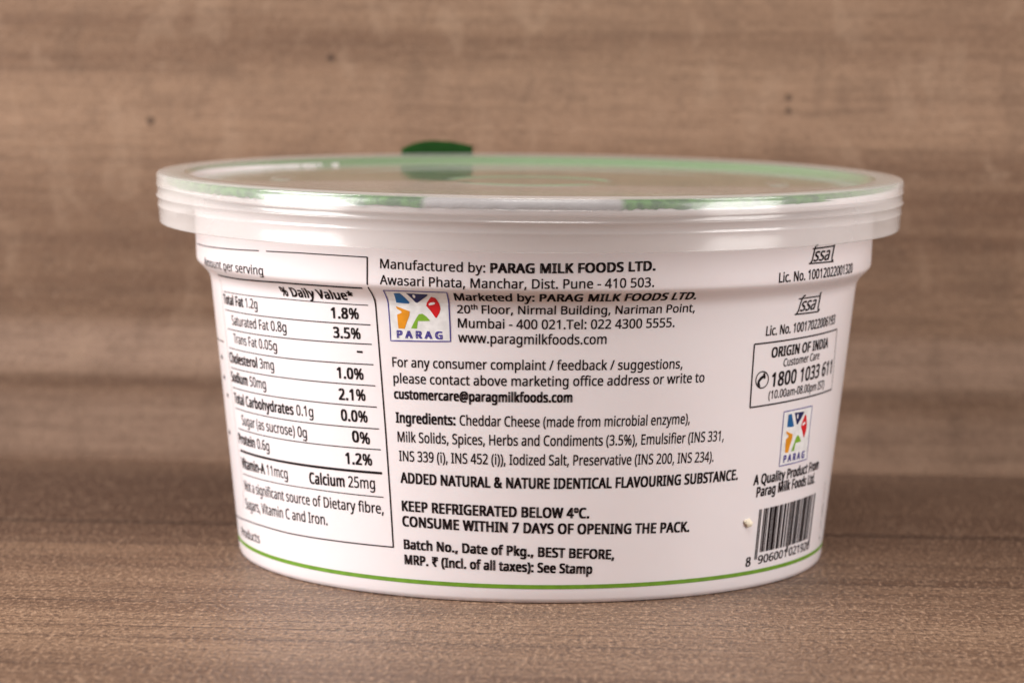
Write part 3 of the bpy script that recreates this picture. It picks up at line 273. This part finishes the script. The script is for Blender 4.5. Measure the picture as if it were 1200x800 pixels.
# wood-grain laminate; grain runs along x, `across` is the object axis over the grain
def wood(name, across, seed, groove=None, specks=(), line_amt=.7, mottle=.16, grit_amt=.8, bands=(), scale=1.0, bump_amt=.9, fig=1.0, cross_f=(330, 130), dark=(.128, .068, .044), light=(.272, .168, .112)):
    mt, nt = new_mat(name)
    tc = node(nt, 'ShaderNodeTexCoord').outputs['Object']
    s = node(nt, 'ShaderNodeSeparateXYZ', ins={0: tc}).outputs
    x, a = s[0], s[across]
    def nz(sx, sa, detail=3.0, rough=.55, dist=0.0, sd=0.0):
        v = node(nt, 'ShaderNodeCombineXYZ', ins={0: math_n(nt, 'MULTIPLY', x, sx * scale), 1: math_n(nt, 'MULTIPLY', a, sa * scale), 2: seed + sd}).outputs[0]
        return node(nt, 'ShaderNodeTexNoise', ins={'Vector': v, 'Scale': 1.0, 'Detail': detail, 'Roughness': rough, 'Distortion': dist}).outputs[0]
    broad = nz(2.4, 45, 3, .5, .3, 0)
    mid = nz(14, 230, 4, .6, .4, 3.1)
    lines = nz(6, 700, 3, .6, .25, 7.7)
    fibre = nz(60, 1100, 3, .65, .3, 11.3)
    cross = nz(cross_f[0], cross_f[1], 2, .6, .5, 17.0)
    grit = nz(1700, 900, 2, .6, .1, 23.0)
    dash = nz(520, 1400, 3, .65, .2, 29.0)
    blotch = nz(26, 130, 3, .6, .8, 31.0)
    c = mix_c(nt, smooth(nt, broad, .51 - .17 / fig, .51 + .17 / fig), rgba(dark[0], dark[1], dark[2]), rgba(light[0], light[1], light[2]))
    c = mix_c(nt, smooth(nt, mid, .38, .66, 0, .45 * fig), c, rgba(.290, .182, .117))
    for (pos, wid, amt) in bands:                 # darker or paler wood streaks; the table's wide dark one is painted shade
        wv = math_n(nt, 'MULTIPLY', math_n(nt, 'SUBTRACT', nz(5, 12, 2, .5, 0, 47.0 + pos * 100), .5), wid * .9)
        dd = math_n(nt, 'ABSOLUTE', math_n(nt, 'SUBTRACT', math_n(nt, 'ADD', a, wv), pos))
        fade = smooth(nt, math_n(nt, 'ADD', x, wv), -.05, .07, 1, .72)      # bands weaken towards the right, for the table's painted shade
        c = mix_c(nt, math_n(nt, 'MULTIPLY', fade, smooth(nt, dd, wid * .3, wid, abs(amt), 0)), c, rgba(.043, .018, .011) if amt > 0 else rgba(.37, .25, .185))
    c = mix_c(nt, smooth(nt, blotch, .58, .74, 0, .5 * fig), c, rgba(.110, .066, .046))
    c = mix_c(nt, smooth(nt, fibre, .30, .62, .40 * fig, 0), c, rgba(.085, .050, .034))
    c = mix_c(nt, smooth(nt, lines, .34, .43, line_amt, 0), c, rgba(.060, .033, .023))
    c = mix_c(nt, smooth(nt, cross, .52, .70, 0, mottle), c, rgba(.10, .062, .043))
    c = mix_c(nt, smooth(nt, cross, .30, .46, mottle, 0), c, rgba(.36, .245, .17))
    c = mix_c(nt, smooth(nt, dash, .30, .46, grit_amt, 0), c, rgba(.075, .042, .029))
    c = mix_c(nt, smooth(nt, grit, .50, .74, 0, grit_amt * .75), c, rgba(.45, .29, .195))
    c = mix_c(nt, smooth(nt, grit, .30, .47, grit_amt, 0), c, rgba(.085, .050, .035))
    hgt = math_n(nt, 'ADD', math_n(nt, 'MULTIPLY', lines, .4), math_n(nt, 'ADD', math_n(nt, 'MULTIPLY', dash, .5), math_n(nt, 'MULTIPLY', grit, .7)))
    if groove is not None:
        wob = math_n(nt, 'MULTIPLY', math_n(nt, 'SUBTRACT', nz(40, 3, 2, .5, 0, 41.0), .5), .0008)
        dd = math_n(nt, 'ABSOLUTE', math_n(nt, 'SUBTRACT', math_n(nt, 'ADD', a, wob), groove))
        g = smooth(nt, dd, .0003, .0012, .75, 0)
        c = mix_c(nt, g, c, rgba(.030, .015, .010))
        hgt = math_n(nt, 'SUBTRACT', hgt, g)
    for (px, pa, pr) in specks:
        dx = math_n(nt, 'SUBTRACT', x, px); da = math_n(nt, 'SUBTRACT', a, pa)
        dist = math_n(nt, 'SQRT', math_n(nt, 'ADD', math_n(nt, 'MULTIPLY', dx, dx), math_n(nt, 'MULTIPLY', da, da)))
        c = mix_c(nt, smooth(nt, dist, pr * .4, pr, .75, 0), c, rgba(.03, .018, .014))
    bump = node(nt, 'ShaderNodeBump', ins={'Strength': bump_amt, 'Distance': .0006, 'Height': hgt})
    p = node(nt, 'ShaderNodeBsdfPrincipled', ins={'Base Color': c, 'Roughness': .45, 'Specular IOR Level': .3, 'Normal': bump.outputs[0]})
    o = node(nt, 'ShaderNodeOutputMaterial'); nt.links.new(p.outputs[0], o.inputs[0])
    return mt

# ------------------------------------------------------------------ object helpers
def obj(name, mesh, mats, parent=None, smooth_it=True):
    for mt in (mats if isinstance(mats, (list, tuple)) else [mats]): mesh.materials.append(mt)
    if smooth_it:
        for p in mesh.polygons: p.use_smooth = True
    o = bpy.data.objects.new(name, mesh); scene.collection.objects.link(o)
    if parent: o.parent = parent
    return o
def mesh_from(name, verts, faces, idx=None):
    me = bpy.data.meshes.new(name); me.from_pydata(verts, [], faces)
    if idx: me.polygons.foreach_set('material_index', idx)
    me.update(); return me
def box(name, lo, hi):
    v = [(x, y, z) for x in (lo[0], hi[0]) for y in (lo[1], hi[1]) for z in (lo[2], hi[2])]
    f = [(0, 1, 3, 2), (4, 6, 7, 5), (0, 4, 5, 1), (2, 3, 7, 6), (0, 2, 6, 4), (1, 5, 7, 3)]
    return mesh_from(name, v, f)
def lathe(name, prof, n=288, mat_of=None, tweak=None):
    """closed or open profile [(r, z)] in mm turned about z; r = 0 ends share one vertex"""
    verts, rings = [], []
    for (r, z) in prof:
        if r < 1e-6:
            rings.append([len(verts)]); verts.append((0, 0, z * MM))
        else:
            ring = []
            for k in range(n):
                t = 2 * math.pi * k / n; rr, zz = (r, z) if tweak is None else tweak(r, z, t)
                ring.append(len(verts)); verts.append((rr * MM * math.sin(t), -rr * MM * math.cos(t), zz * MM))
            rings.append(ring)
    faces, idx = [], []
    for j in range(len(prof) - 1):
        A, B = rings[j], rings[j + 1]
        if len(A) == 1 and len(B) == 1: continue
        for k in range(n):
            k2 = (k + 1) % n
            if len(A) == 1: f = (A[0], B[k2], B[k])
            elif len(B) == 1: f = (A[k], A[k2], B[0])
            else: f = (A[k], A[k2], B[k2], B[k])
            faces.append(f); idx.append(mat_of(j) if mat_of else 0)
    return mesh_from(name, verts, faces, idx)

# ------------------------------------------------------------------ the setting
BACK_Y = .0735
m_table = wood('table_laminate', 1, 4.0, groove=GROOVE_Y, line_amt=.85, grit_amt=.95, bump_amt=1.0, dark=(.092, .046, .028), light=(.218, .130, .081), bands=((.040, .062, .92),))  # wide dark band paints the shade behind and left of the cup
m_back = wood('backdrop_laminate', 2, 12.0, specks=SPECKS, line_amt=.10, mottle=.26, fig=.72, cross_f=(150, 75), dark=(.136, .075, .047), light=(.285, .178, .117), grit_amt=.25, bands=((.0172, .006, -.7), (.0125, .0014, .3), (.0055, .008, -.5)), bump_amt=.4)
TURN = math.radians(-2.4)
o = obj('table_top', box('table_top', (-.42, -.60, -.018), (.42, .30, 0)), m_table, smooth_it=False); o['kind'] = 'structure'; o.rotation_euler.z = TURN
o = obj('backdrop', box('backdrop', (-.42, BACK_Y, -.002), (.42, BACK_Y + .016, .32)), m_back, smooth_it=False); o['kind'] = 'structure'; o.rotation_euler.z = TURN

# ------------------------------------------------------------------ materials of the tub
def cup_material():
    mt, nt = new_mat('white_polypropylene')
    tc = node(nt, 'ShaderNodeTexCoord').outputs['Object']
    n1 = node(nt, 'ShaderNodeTexNoise', ins={'Vector': tc, 'Scale': 60.0, 'Detail': 3.0}).outputs[0]
    n2 = node(nt, 'ShaderNodeTexNoise', ins={'Vector': tc, 'Scale': 700.0, 'Detail': 2.0}).outputs[0]
    c = mix_c(nt, n1, rgba(.80, .72, .735), rgba(.85, .78, .795))
    b = node(nt, 'ShaderNodeBump', ins={'Strength': .2, 'Distance': .0004, 'Height': math_n(nt, 'ADD', n1, math_n(nt, 'MULTIPLY', n2, .15))})
    p = node(nt, 'ShaderNodeBsdfPrincipled', ins={'Base Color': c, 'Roughness': .24, 'Specular IOR Level': .5, 'Normal': b.outputs[0],
        'Subsurface Weight': .25, 'Subsurface Radius': (1.0, .7, .6), 'Subsurface Scale': .0012})
    o = node(nt, 'ShaderNodeOutputMaterial'); nt.links.new(p.outputs[0], o.inputs[0])
    return mt
def milky(name, fac, edge, rough, bump=.15, tint=(.93, .92, .92), refl=.9):
    """thin translucent plastic: part clear, part white scatter, glossy skin"""
    mt, nt = new_mat(name)
    tc = node(nt, 'ShaderNodeTexCoord').outputs['Object']
    n1 = node(nt, 'ShaderNodeTexNoise', ins={'Vector': tc, 'Scale': 45.0, 'Detail': 2.0}).outputs[0]
    b = node(nt, 'ShaderNodeBump', ins={'Strength': bump, 'Distance': .0006, 'Height': n1}).outputs[0]
    facing = node(nt, 'ShaderNodeLayerWeight', ins={'Blend': .5}).outputs['Facing']
    tr = node(nt, 'ShaderNodeBsdfTransparent', ins={0: rgba(.985, .985, .98)}).outputs[0]
    df = node(nt, 'ShaderNodeBsdfDiffuse', ins={0: rgba(*tint), 'Normal': b}).outputs[0]
    tl = node(nt, 'ShaderNodeBsdfTranslucent', ins={0: rgba(*tint), 'Normal': b}).outputs[0]
    gl = node(nt, 'ShaderNodeBsdfGlossy', ins={0: rgba(1, 1, 1), 'Roughness': rough, 'Normal': b}).outputs[0]
    sc = node(nt, 'ShaderNodeMixShader', ins={0: .45, 1: df, 2: tl}).outputs[0]
    f1 = math_n(nt, 'MULTIPLY_ADD', math_n(nt, 'POWER', facing, 2.5), edge, fac, True)
    body = node(nt, 'ShaderNodeMixShader', ins={0: f1, 1: tr, 2: sc}).outputs[0]
    f2 = math_n(nt, 'MULTIPLY_ADD', math_n(nt, 'POWER', facing, 5.0), refl, .04, True)
    out = node(nt, 'ShaderNodeMixShader', ins={0: f2, 1: body, 2: gl}).outputs[0]
    o = node(nt, 'ShaderNodeOutputMaterial'); nt.links.new(out, o.inputs[0])
    return mt
def foil_material():
    """peel-off foil printed green, with an unprinted front notch and a pale middle"""
    mt, nt = new_mat('printed_foil')
    tc = node(nt, 'ShaderNodeTexCoord').outputs['Object']
    s = node(nt, 'ShaderNodeSeparateXYZ', ins={0: tc}).outputs
    nz = node(nt, 'ShaderNodeTexNoise', ins={'Vector': tc, 'Scale': 900.0, 'Detail': 3.0}).outputs[0]
    ang = math_n(nt, 'ARCTAN2', s[0], math_n(nt, 'MULTIPLY', s[1], -1.0))
    rad = math_n(nt, 'SQRT', math_n(nt, 'ADD', math_n(nt, 'MULTIPLY', s[0], s[0]), math_n(nt, 'MULTIPLY', s[1], s[1])))
    notch = smooth(nt, math_n(nt, 'ABSOLUTE', math_n(nt, 'ADD', ang, .02)), .235, .262)
    ring = smooth(nt, rad, .0472, .0476)
    g = math_n(nt, 'MULTIPLY', ring, notch)
    wavy = math_n(nt, 'ADD', s[1], math_n(nt, 'MULTIPLY', math_n(nt, 'SINE', math_n(nt, 'MULTIPLY', s[0], 90.0)), .003))
    field = math_n(nt, 'MULTIPLY', math_n(nt, 'MAXIMUM', smooth(nt, wavy, .000, .006), math_n(nt, 'MULTIPLY', smooth(nt, rad, .0444, .0448), notch)), smooth(nt, rad, .0476, .0472))
    green = mix_c(nt, smooth(nt, nz, .35, .65), rgba(.022, .095, .010), rgba(.075, .22, .030))
    bare = mix_c(nt, smooth(nt, rad, .0472, .0476), rgba(.72, .66, .63), rgba(.40, .37, .38))
    c = mix_c(nt, field, bare, rgba(.115, .215, .075))
    c = mix_c(nt, g, c, green)
    b = node(nt, 'ShaderNodeBump', ins={'Strength': .5, 'Distance': .0003, 'Height': nz})
    p = node(nt, 'ShaderNodeBsdfPrincipled', ins={'Base Color': c, 'Roughness': .45, 'Normal': b.outputs[0]})
    o = node(nt, 'ShaderNodeOutputMaterial'); nt.links.new(p.outputs[0], o.inputs[0])
    return mt
M_CUP = cup_material()
M_SKIRT = milky('frosted_lid_skirt', .16, .6, .17, .3)
M_PANEL = milky('clear_lid_panel', .07, .06, .05, .12, refl=.85)
M_UPPER = milky('clear_lid_edge', .075, .5, .14, .3)
M_FOIL = foil_material()
M_TAB = plain('green_foil_tab', (.005, .036, .003), .6, .1)
M_INK = plain('black_ink', (.010, .005, .006), .6, .12)
M_STRIPE = plain('green_ink', (.14, .29, .02), .45)
INK = {'teal': plain('teal_ink', (.006, .105, .29)), 'navy': plain('navy_ink', (.009, .013, .085)), 'white': plain('white_ink', (.78, .76, .76)),
       'red': plain('red_ink', (.58, .006, .012)), 'orange': plain('orange_ink', (.72, .27, .006)), 'green': plain('leaf_green_ink', (.20, .40, .025)),
       'violet': plain('violet_ink', (.055, .04, .26))}

# ------------------------------------------------------------------ the tub
tub = bpy.data.objects.new('cheese_tub', None); scene.collection.objects.link(tub)
tub['label'] = 'round white plastic cheese spread tub with back label and clear lid, on the wooden board'
tub['category'] = 'tub'

# outer wall profile of the cup (mm): foot, tapering wall, ledge, straight band under the lid
PROF = [(38.95, 0), (39.3, .16), (39.5, .7), (39.63, 2.18)]
PROF += [(39.63 + 3.67 * k / 12, 2.18 + 34.42 * k / 12) for k in range(1, 13)]
PROF += [(43.38, 37.1), (43.55, 37.6), (43.85, 38.05), (44.25, 38.5), (44.65, 38.9), (44.98, 39.24), (45.18, 39.5), (45.26, 39.68), (45.29, 40.0), (45.33, 41.2), (45.45, 44.5), (45.5, 46)]
SV = [0.0]
for (r0, z0), (r1, z1) in zip(PROF, PROF[1:]): SV.append(SV[-1] + math.hypot(r1 - r0, z1 - z0))
VNORM = []
for i in range(len(PROF)):
    a_, b_ = PROF[max(0, i - 1)], PROF[min(len(PROF) - 1, i + 1)]
    dr, dz = b_[0] - a_[0], b_[1] - a_[1]; l_ = math.hypot(dr, dz); VNORM.append((dz / l_, -dr / l_))
LIFT = .03
def wrap(th, v, lift=LIFT):
    """label coordinates (angle from the front, mm along the wall) -> point just proud of the wall"""
    i = 0
    while i < len(SV) - 2 and v > SV[i + 1]: i += 1
    t = min(1, max(0, (v - SV[i]) / (SV[i + 1] - SV[i])))
    r = PROF[i][0] * (1 - t) + PROF[i + 1][0] * t; z = PROF[i][1] * (1 - t) + PROF[i + 1][1] * t
    nr = VNORM[i][0] * (1 - t) + VNORM[i + 1][0] * t; nz = VNORM[i][1] * (1 - t) + VNORM[i + 1][1] * t
    r += nr * lift; z += nz * lift
    return (r * MM * math.sin(th), -r * MM * math.cos(th), z * MM)

cup_prof = [(0, .6), (37.6, .6), (38.1, .12), (38.4, 0)] + PROF + [(45.55, 48.2), (46.0, 48.6), (48.2, 48.7), (48.55, 48.95), (48.6, 50.1), (48.3, 50.5), (47.6, 50.6),
            (46.6, 50.55), (46.1, 50.1), (45.0, 48.5), (44.75, 45), (44.5, 40.1), (42.9, 38.2), (42.6, 36.0), (39.0, 3.0), (38.3, 1.6), (36.5, 1.2), (0, 1.2)]
cup = obj('cup', lathe('cup', cup_prof), M_CUP, tub)

# printed ink: every print collects triangles in label space and wraps them on the wall
INKS = {}
def ink(name): return INKS.setdefault(name, {'v': [], 'f': [], 'm': [], 'mats': []})
def add_faces(name, pts, faces, mat):
    d = ink(name)
    if mat not in d['mats']: d['mats'].append(mat)
    b = len(d['v']); d['v'] += pts; d['f'] += [tuple(b + i for i in f) for f in faces]; d['m'] += [d['mats'].index(mat)] * len(faces)
def radius_at(v):
    for i in range(len(SV) - 1):
        if v <= SV[i + 1]: break
    t = (v - SV[i]) / (SV[i + 1] - SV[i]); return PROF[i][0] + t * (PROF[i + 1][0] - PROF[i][0])
def lag(pts, x):
    if len(pts) == 2:
        (x0, y0), (x1, y1) = pts; return y0 + (y1 - y0) * (x - x0) / (x1 - x0)
    tot = 0
    for i, (xi, yi) in enumerate(pts):
        w = 1
        for j, (xj, _) in enumerate(pts):
            if j != i: w *= (x - xj) / (xi - xj)
        tot += w * yi
    return tot
dummy = plain('type_slot', (.01, .01, .01))
def type_mesh(segs):
    """filled outlines of a line of type, cap height 1"""
    cu = bpy.data.curves.new('type', 'CURVE'); cu.dimensions = '2D'; cu.fill_mode = 'FRONT'
    cu.materials.append(dummy); cu.materials.append(dummy)
    x = 0.0
    for s, w in segs:
        for ch in s:
            adv, loops = GLYPHS[ch]
            for lp in loops:
                sp = cu.splines.new('POLY'); n = len(lp) // 2; sp.points.add(n - 1)
                for i in range(n): sp.points[i].co = (x + lp[2 * i] / 1000, lp[2 * i + 1] / 1000, 0, 1)
                sp.use_cyclic_u = True; sp.material_index = 1 if w == 1 else 0
            x += adv / 1000 + (.055 if w == 1 else .012)
    ob = bpy.data.objects.new('type', cu); scene.collection.objects.link(ob)
    dg = bpy.context.evaluated_depsgraph_get(); dg.update()
    me = bpy.data.meshes.new_from_object(ob.evaluated_get(dg))
    bpy.data.objects.remove(ob); bpy.data.curves.remove(cu)
    return me
CAP = 1.0
def set_type(name, segs, pts, cap, shear=0.0, mat=None):
    me = type_mesh(segs)
    bm = bmesh.new(); bm.from_mesh(me); bpy.data.meshes.remove(me)
    x0 = min(v.co.x for v in bm.verts); x1 = max(v.co.x for v in bm.verts)
    ky = cap / CAP
    vmid = pts[len(pts) // 2][1]
    if 35.8 < vmid < 43.5:                       # type that runs over the ledge needs more points
        for k in range(-4, 22):
            yy = k * .06 / ky
            bmesh.ops.bisect_plane(bm, geom=bm.verts[:] + bm.edges[:] + bm.faces[:], plane_co=(0, yy, 0), plane_no=(0, 1, 0))
    bm.faces.ensure_lookup_table()
    t0, t1 = pts[0][0], pts[-1][0]
    soft = max([w for _, w in segs if w != 1] or [0])
    for mi in (0, 1):
        fs = [f for f in bm.faces if f.material_index == mi]
        if not fs: continue
        vs = list({v for f in fs for v in f.verts}); num = {v: i for i, v in enumerate(vs)}
        w = 1 if mi == 1 else soft
        hs = (t1 - t0) * 43 / (x1 - x0) / cap
        dx, dy = (.026 + .062 * w) * min(1.1, hs), .018 + .024 * w
        # struck several times with a small shift, as a heavier weight of the same type
        for sx, sy_, lf in ((-1, -1, 0), (1, 1, .0015), (-1, 1, .003), (1, -1, .0045)):
            out = []
            for v in vs:
                u = (v.co.x - x0) / (x1 - x0); th = t0 + (t1 - t0) * u
                base = lag(pts, th); y = v.co.y * ky
                th += (shear * y + sx * dx) / radius_at(base)
                out.append(wrap(th, base + y + sy_ * dy, LIFT + lf))
            add_faces(name, out, [tuple(num[v] for v in f.verts) for f in fs], mat or M_INK)
    bm.free()
def stroke(name, width, pts, mat=None, lift=LIFT + .006, step=.012):
    P = []
    for (a0, b0), (a1, b1) in zip(pts, pts[1:]):
        n = max(1, int(math.hypot((a1 - a0) * 42, b1 - b0) / .45))
        P += [(a0 + (a1 - a0) * k / n, b0 + (b1 - b0) * k / n) for k in range(n)]
    P.append(pts[-1])
    vs, fs = [], []
    for i, (a, b) in enumerate(P):
        pa, pb = P[max(0, i - 1)], P[min(len(P) - 1, i + 1)]
        r = radius_at(b); dx, dy = (pb[0] - pa[0]) * r, pb[1] - pa[1]; l = math.hypot(dx, dy) or 1
        nx, ny = -dy / l * width / 2, dx / l * width / 2
        vs += [wrap(a + nx / r, b + ny, lift), wrap(a - nx / r, b - ny, lift)]
        if i: fs.append((2 * i - 2, 2 * i - 1, 2 * i + 1, 2 * i))
    add_faces(name, vs, fs, mat or M_INK)
def patch(name, poly, mat, lift):
    bm = bmesh.new()
    f = bm.faces.new([bm.verts.new((a * 42, b, 0)) for a, b in poly])
    bmesh.ops.triangulate(bm, faces=[f])
    for ax, lo, hi, st in ((0, min(p[0] for p in poly) * 42, max(p[0] for p in poly) * 42, .4), (1, min(p[1] for p in poly), max(p[1] for p in poly), .15)):
        k = lo + st
        while k < hi:
            no = (1, 0, 0) if ax == 0 else (0, 1, 0); co = (k, 0, 0) if ax == 0 else (0, k, 0)
            bmesh.ops.bisect_plane(bm, geom=bm.verts[:] + bm.edges[:] + bm.faces[:], plane_co=co, plane_no=no); k += st
    bm.verts.index_update()
    add_faces(name, [wrap(v.co.x / 42, v.co.y, lift) for v in bm.verts], [tuple(v.index for v in f.verts) for f in bm.faces], mat)
    bm.free()

for name, segs, pts, cap, shear in TEXTS: set_type(name, segs, pts, cap, shear)
for name, w, pts in STROKES: stroke(name, w, pts)
# outer corner loop joins, barcode (the bars of the printed number), stripe
def bilin(C, u, w):
    tl, tr, br, bl = C
    return tuple((tl[k] * (1 - u) + tr[k] * u) * (1 - w) + (bl[k] * (1 - u) + br[k] * u) * w for k in (0, 1))
LC = ['0001101', '0011001', '0010011', '0111101', '0100011', '0110001', '0101111', '0111011', '0110111', '0001011']
PAR = ['LLLLLL', 'LLGLGG', 'LLGGLG', 'LLGGGL', 'LGLLGG', 'LGGLLG', 'LGGGLL', 'LGLGLG', 'LGLGGL', 'LGGLGL']
code = '8906001021926'
bits = '101'
for dgt, pr in zip(code[1:7], PAR[int(code[0])]):
    s_ = LC[int(dgt)]
    if pr == 'G': s_ = ''.join('1' if c == '0' else '0' for c in s_)[::-1]
    bits += s_
bits += '01010'
for dgt in code[7:]: bits += ''.join('1' if c == '0' else '0' for c in LC[int(dgt)])
bits += '101'
th0, th1 = BARCODE['tl'][0], BARCODE['tr'][0]
k = 0
while k < 95:
    if bits[k] == '1':
        e = k
        while e < 95 and bits[e] == '1': e += 1
        guard = k < 3 or k >= 92 or 45 <= k < 50
        ua, ub = k / 95, e / 95
        top = lambda u: BARCODE['tl'][1] + (BARCODE['tr'][1] - BARCODE['tl'][1]) * u
        bot = BARCODE['gl'][1] if guard else BARCODE['bl'][1] + .12
        ta, tb = th0 + (th1 - th0) * ua - .0006, th0 + (th1 - th0) * ub + .0006
        vs, fs = [], []
        n = 12
        for j in range(n + 1):
            for t_, u_ in ((ta, ua), (tb, ub)):
                vs.append(wrap(t_, bot + (top(u_) - bot) * j / n))
            if j: fs.append((2 * j - 2, 2 * j - 1, 2 * j + 1, 2 * j))
        add_faces('barcode_print', vs, fs, M_INK)
        k = e
    else: k += 1
# brand emblem, twice: coloured petals in a violet frame over the name
def local(C, p):
    """(angle, v) -> fractions inside the quad C"""
    u, w = .5, .5
    for _ in range(25):
        q = bilin(C, u, w); e = 1e-4
        qu = bilin(C, u + e, w); qw = bilin(C, u, w + e)
        a, b, c, d_ = (qu[0] - q[0]) / e, (qw[0] - q[0]) / e, (qu[1] - q[1]) / e, (qw[1] - q[1]) / e
        rx, ry = p[0] - q[0], p[1] - q[1]; det = a * d_ - b * c
        u += (rx * d_ - b * ry) / det; w += (a * ry - rx * c) / det
    return u, w
for name, C, wd in (('brand_emblem_print', CORNERS_A, .15), ('brand_emblem_print.001', CORNERS_B, .13)):
    mv = (lambda p: p) if C is CORNERS_A else (lambda p: bilin(C, *local(CORNERS_A, p)))
    patch(name, [C[0], C[1], C[2], C[3]][::-1], INK['white'], .012)
    for i, (cname, poly) in enumerate(EMBLEM):
        patch(name, [mv(p) for p in poly], INK[cname], LIFT + (.008 if cname == 'white' else 0))
    stroke(name, wd, [mv(p) for p in EMBLEM_BORDER], INK['violet'])
    set_type(name, [('P A R A G', 1)], [mv(EMBLEM_WORD[0]), mv(EMBLEM_WORD[1])], EMBLEM_WORD[2], mat=INK['violet'])
# green stripe round the foot
stroke('green_stripe_print', .52, [(math.radians(a), SV[3]) for a in range(-180, 181, 3)], M_STRIPE)
for name, d in INKS.items():
    me = mesh_from(name, d['v'], d['f'], d['m'])
    obj(name.split('.')[0], me, d['mats'], cup, smooth_it=False)

# peel-off foil under the lid, with its pull tab standing up behind the rim
random.seed(5)
jit = [random.uniform(-.12, .12) for _ in range(720)]
def ragged(r, z, t):
    if z < 49.8: return r, z + jit[int(t / (2 * math.pi) * 720) % 720]
    return r, z
foil = obj('foil_seal', lathe('foil_seal', [(48.78, 49.62), (48.9, 49.9), (48.88, 50.5), (48.6, 50.72), (47.6, 50.76), (46.6, 50.72), (46.1, 50.45), (45.4, 49.5), (44.8, 49.38), (30, 49.36), (12, 49.36), (0, 49.36)], 720, tweak=ragged), M_FOIL, tub)
vs, fs = [], []
NU, NW = 24, 16
TW = 5.3
for side in (0, 1):
    for j in range(NW + 1):
        for i in range(NU + 1):
            u = i / NU * 2 - 1; w = j / NW
            top = 52.97 - (.64 if u > -.15 else 1.66) * (u + .15) ** 2
            z = 48.4 + (top - 48.4) * w
            r = 50.35 + .35 * w * w - .25 * math.sin(w * 3.0) + side * .14
            half = TW
            xx = -14.2 + u * half
            yy = math.sqrt(max(0, r * r - xx * xx))
            vs.append((xx * MM, yy * MM, z * MM))
n1 = (NU + 1) * (NW + 1)
for j in range(NW):
    for i in range(NU):
        a = j * (NU + 1) + i; q = (a, a + 1, a + NU + 2, a + NU + 1)
        fs.append(q); fs.append(tuple(n1 + k for k in q[::-1]))
loop = [i for i in range(NU + 1)] + [j * (NU + 1) + NU for j in range(1, NW + 1)] + [NW * (NU + 1) + i for i in range(NU - 1, -1, -1)] + [j * (NU + 1) for j in range(NW - 1, 0, -1)]
for a, b in zip(loop, loop[1:] + loop[:1]): fs.append((b, a, n1 + a, n1 + b))
obj('pull_tab', mesh_from('pull_tab', vs, fs), M_TAB, foil)

# translucent snap-on lid
def bead(z, h, w): return [(0, z - w), (h * .7, z - w * .5), (h, z), (h * .7, z + w * .5), (0, z + w)]
out = [(49.55, 44.55), (49.58, 44.75)]
def r_at(z): return 49.58 + (50.0 - 49.58) * (z - 44.45) / 6.3
for z, h, w in ((46.75, .09, .2), (48.05, .22, .24), (49.5, .12, .16)):
    out += [(r_at(zz) + dh, zz) for dh, zz in bead(z, h, w)]
out += [(50.0, 50.65), (49.96, 50.88), (49.84, 51.05), (49.6, 51.13)]
lid_prof = [(49.2, 44.45), (49.42, 44.45)] + out + [(48.0, 51.17), (46.3, 51.14), (45.9, 51.05), (45.65, 50.8), (45.35, 50.2), (45.1, 50.0), (44.6, 49.93), (30, 49.92), (14, 49.93), (10.6, 49.93), (10.3, 49.97), (10.0, 49.985), (9.7, 49.97), (9.4, 49.93), (4, 49.93), (0, 49.93)]
n_out = len(lid_prof)
lid_prof += [(0, 49.62), (44.6, 49.6), (45.3, 49.7), (45.75, 50.3), (46.2, 50.82), (46.6, 50.88), (49.1, 50.88), (49.4, 50.7), (49.35, 48.0), (49.1, 44.6), (49.2, 44.45)]
panel_from = next(i for i, (r, z) in enumerate(lid_prof) if (r, z) == (44.6, 49.93))
lid_me = lathe('lid', lid_prof, 288, mat_of=lambda j: 1 if panel_from - 5 <= j <= n_out + 4 else (2 if 49.6 < (lid_prof[j][1] + lid_prof[j + 1][1]) / 2 < 51.0 else 0))
lid = obj('lid', lid_me, [M_SKIRT, M_PANEL, M_UPPER], tub)
for side in (-1, 1):                            # small stacking lugs raised on the panel
    vs, fs = [], []
    for i in range(25):
        q = i / 24 * 2 - 1; th = side * 1.60 + q * .12; h = .34 * (1 - q ** 4)
        for j in range(7):
            w = j / 6 * math.pi; r = 33.5 - 1.5 * math.cos(w); z = 49.90 + h * math.sin(w)
            vs.append((r * MM * math.sin(th), -r * MM * math.cos(th), z * MM))
        if i:
            for j in range(6): a = (i - 1) * 7 + j; fs.append((a, a + 1, a + 8, a + 7))
    obj('stacking_lug', mesh_from('stacking_lug', vs, fs), M_PANEL, lid)
lid.location = (-.62 * MM, 0, 0)
foil.location = (-.4 * MM, 0, 0)

# ------------------------------------------------------------------ a crumb stuck to the wall
th, v = CRUMB_AT
c0 = Vector(wrap(th, v, .12))
bm = bmesh.new(); bmesh.ops.create_icosphere(bm, subdivisions=3, radius=1)
random.seed(3)
for vv in bm.verts:
    k = 1 + .25 * math.sin(vv.co.x * 5 + 1) * math.cos(vv.co.y * 4) + random.uniform(-.06, .06)
    vv.co = Vector((vv.co.x * .72 * k, vv.co.y * .26 * k, vv.co.z * .5 * k)) * MM
me = bpy.data.meshes.new('crumb'); bm.to_mesh(me); bm.free()
crumb = obj('crumb', me, plain('cream_crumb', (.80, .71, .56), .6))
crumb.location = c0; crumb.rotation_euler = (0, .35, th)
crumb['label'] = 'tiny cream crumb stuck to the white tub wall left of the barcode'
crumb['category'] = 'crumb'
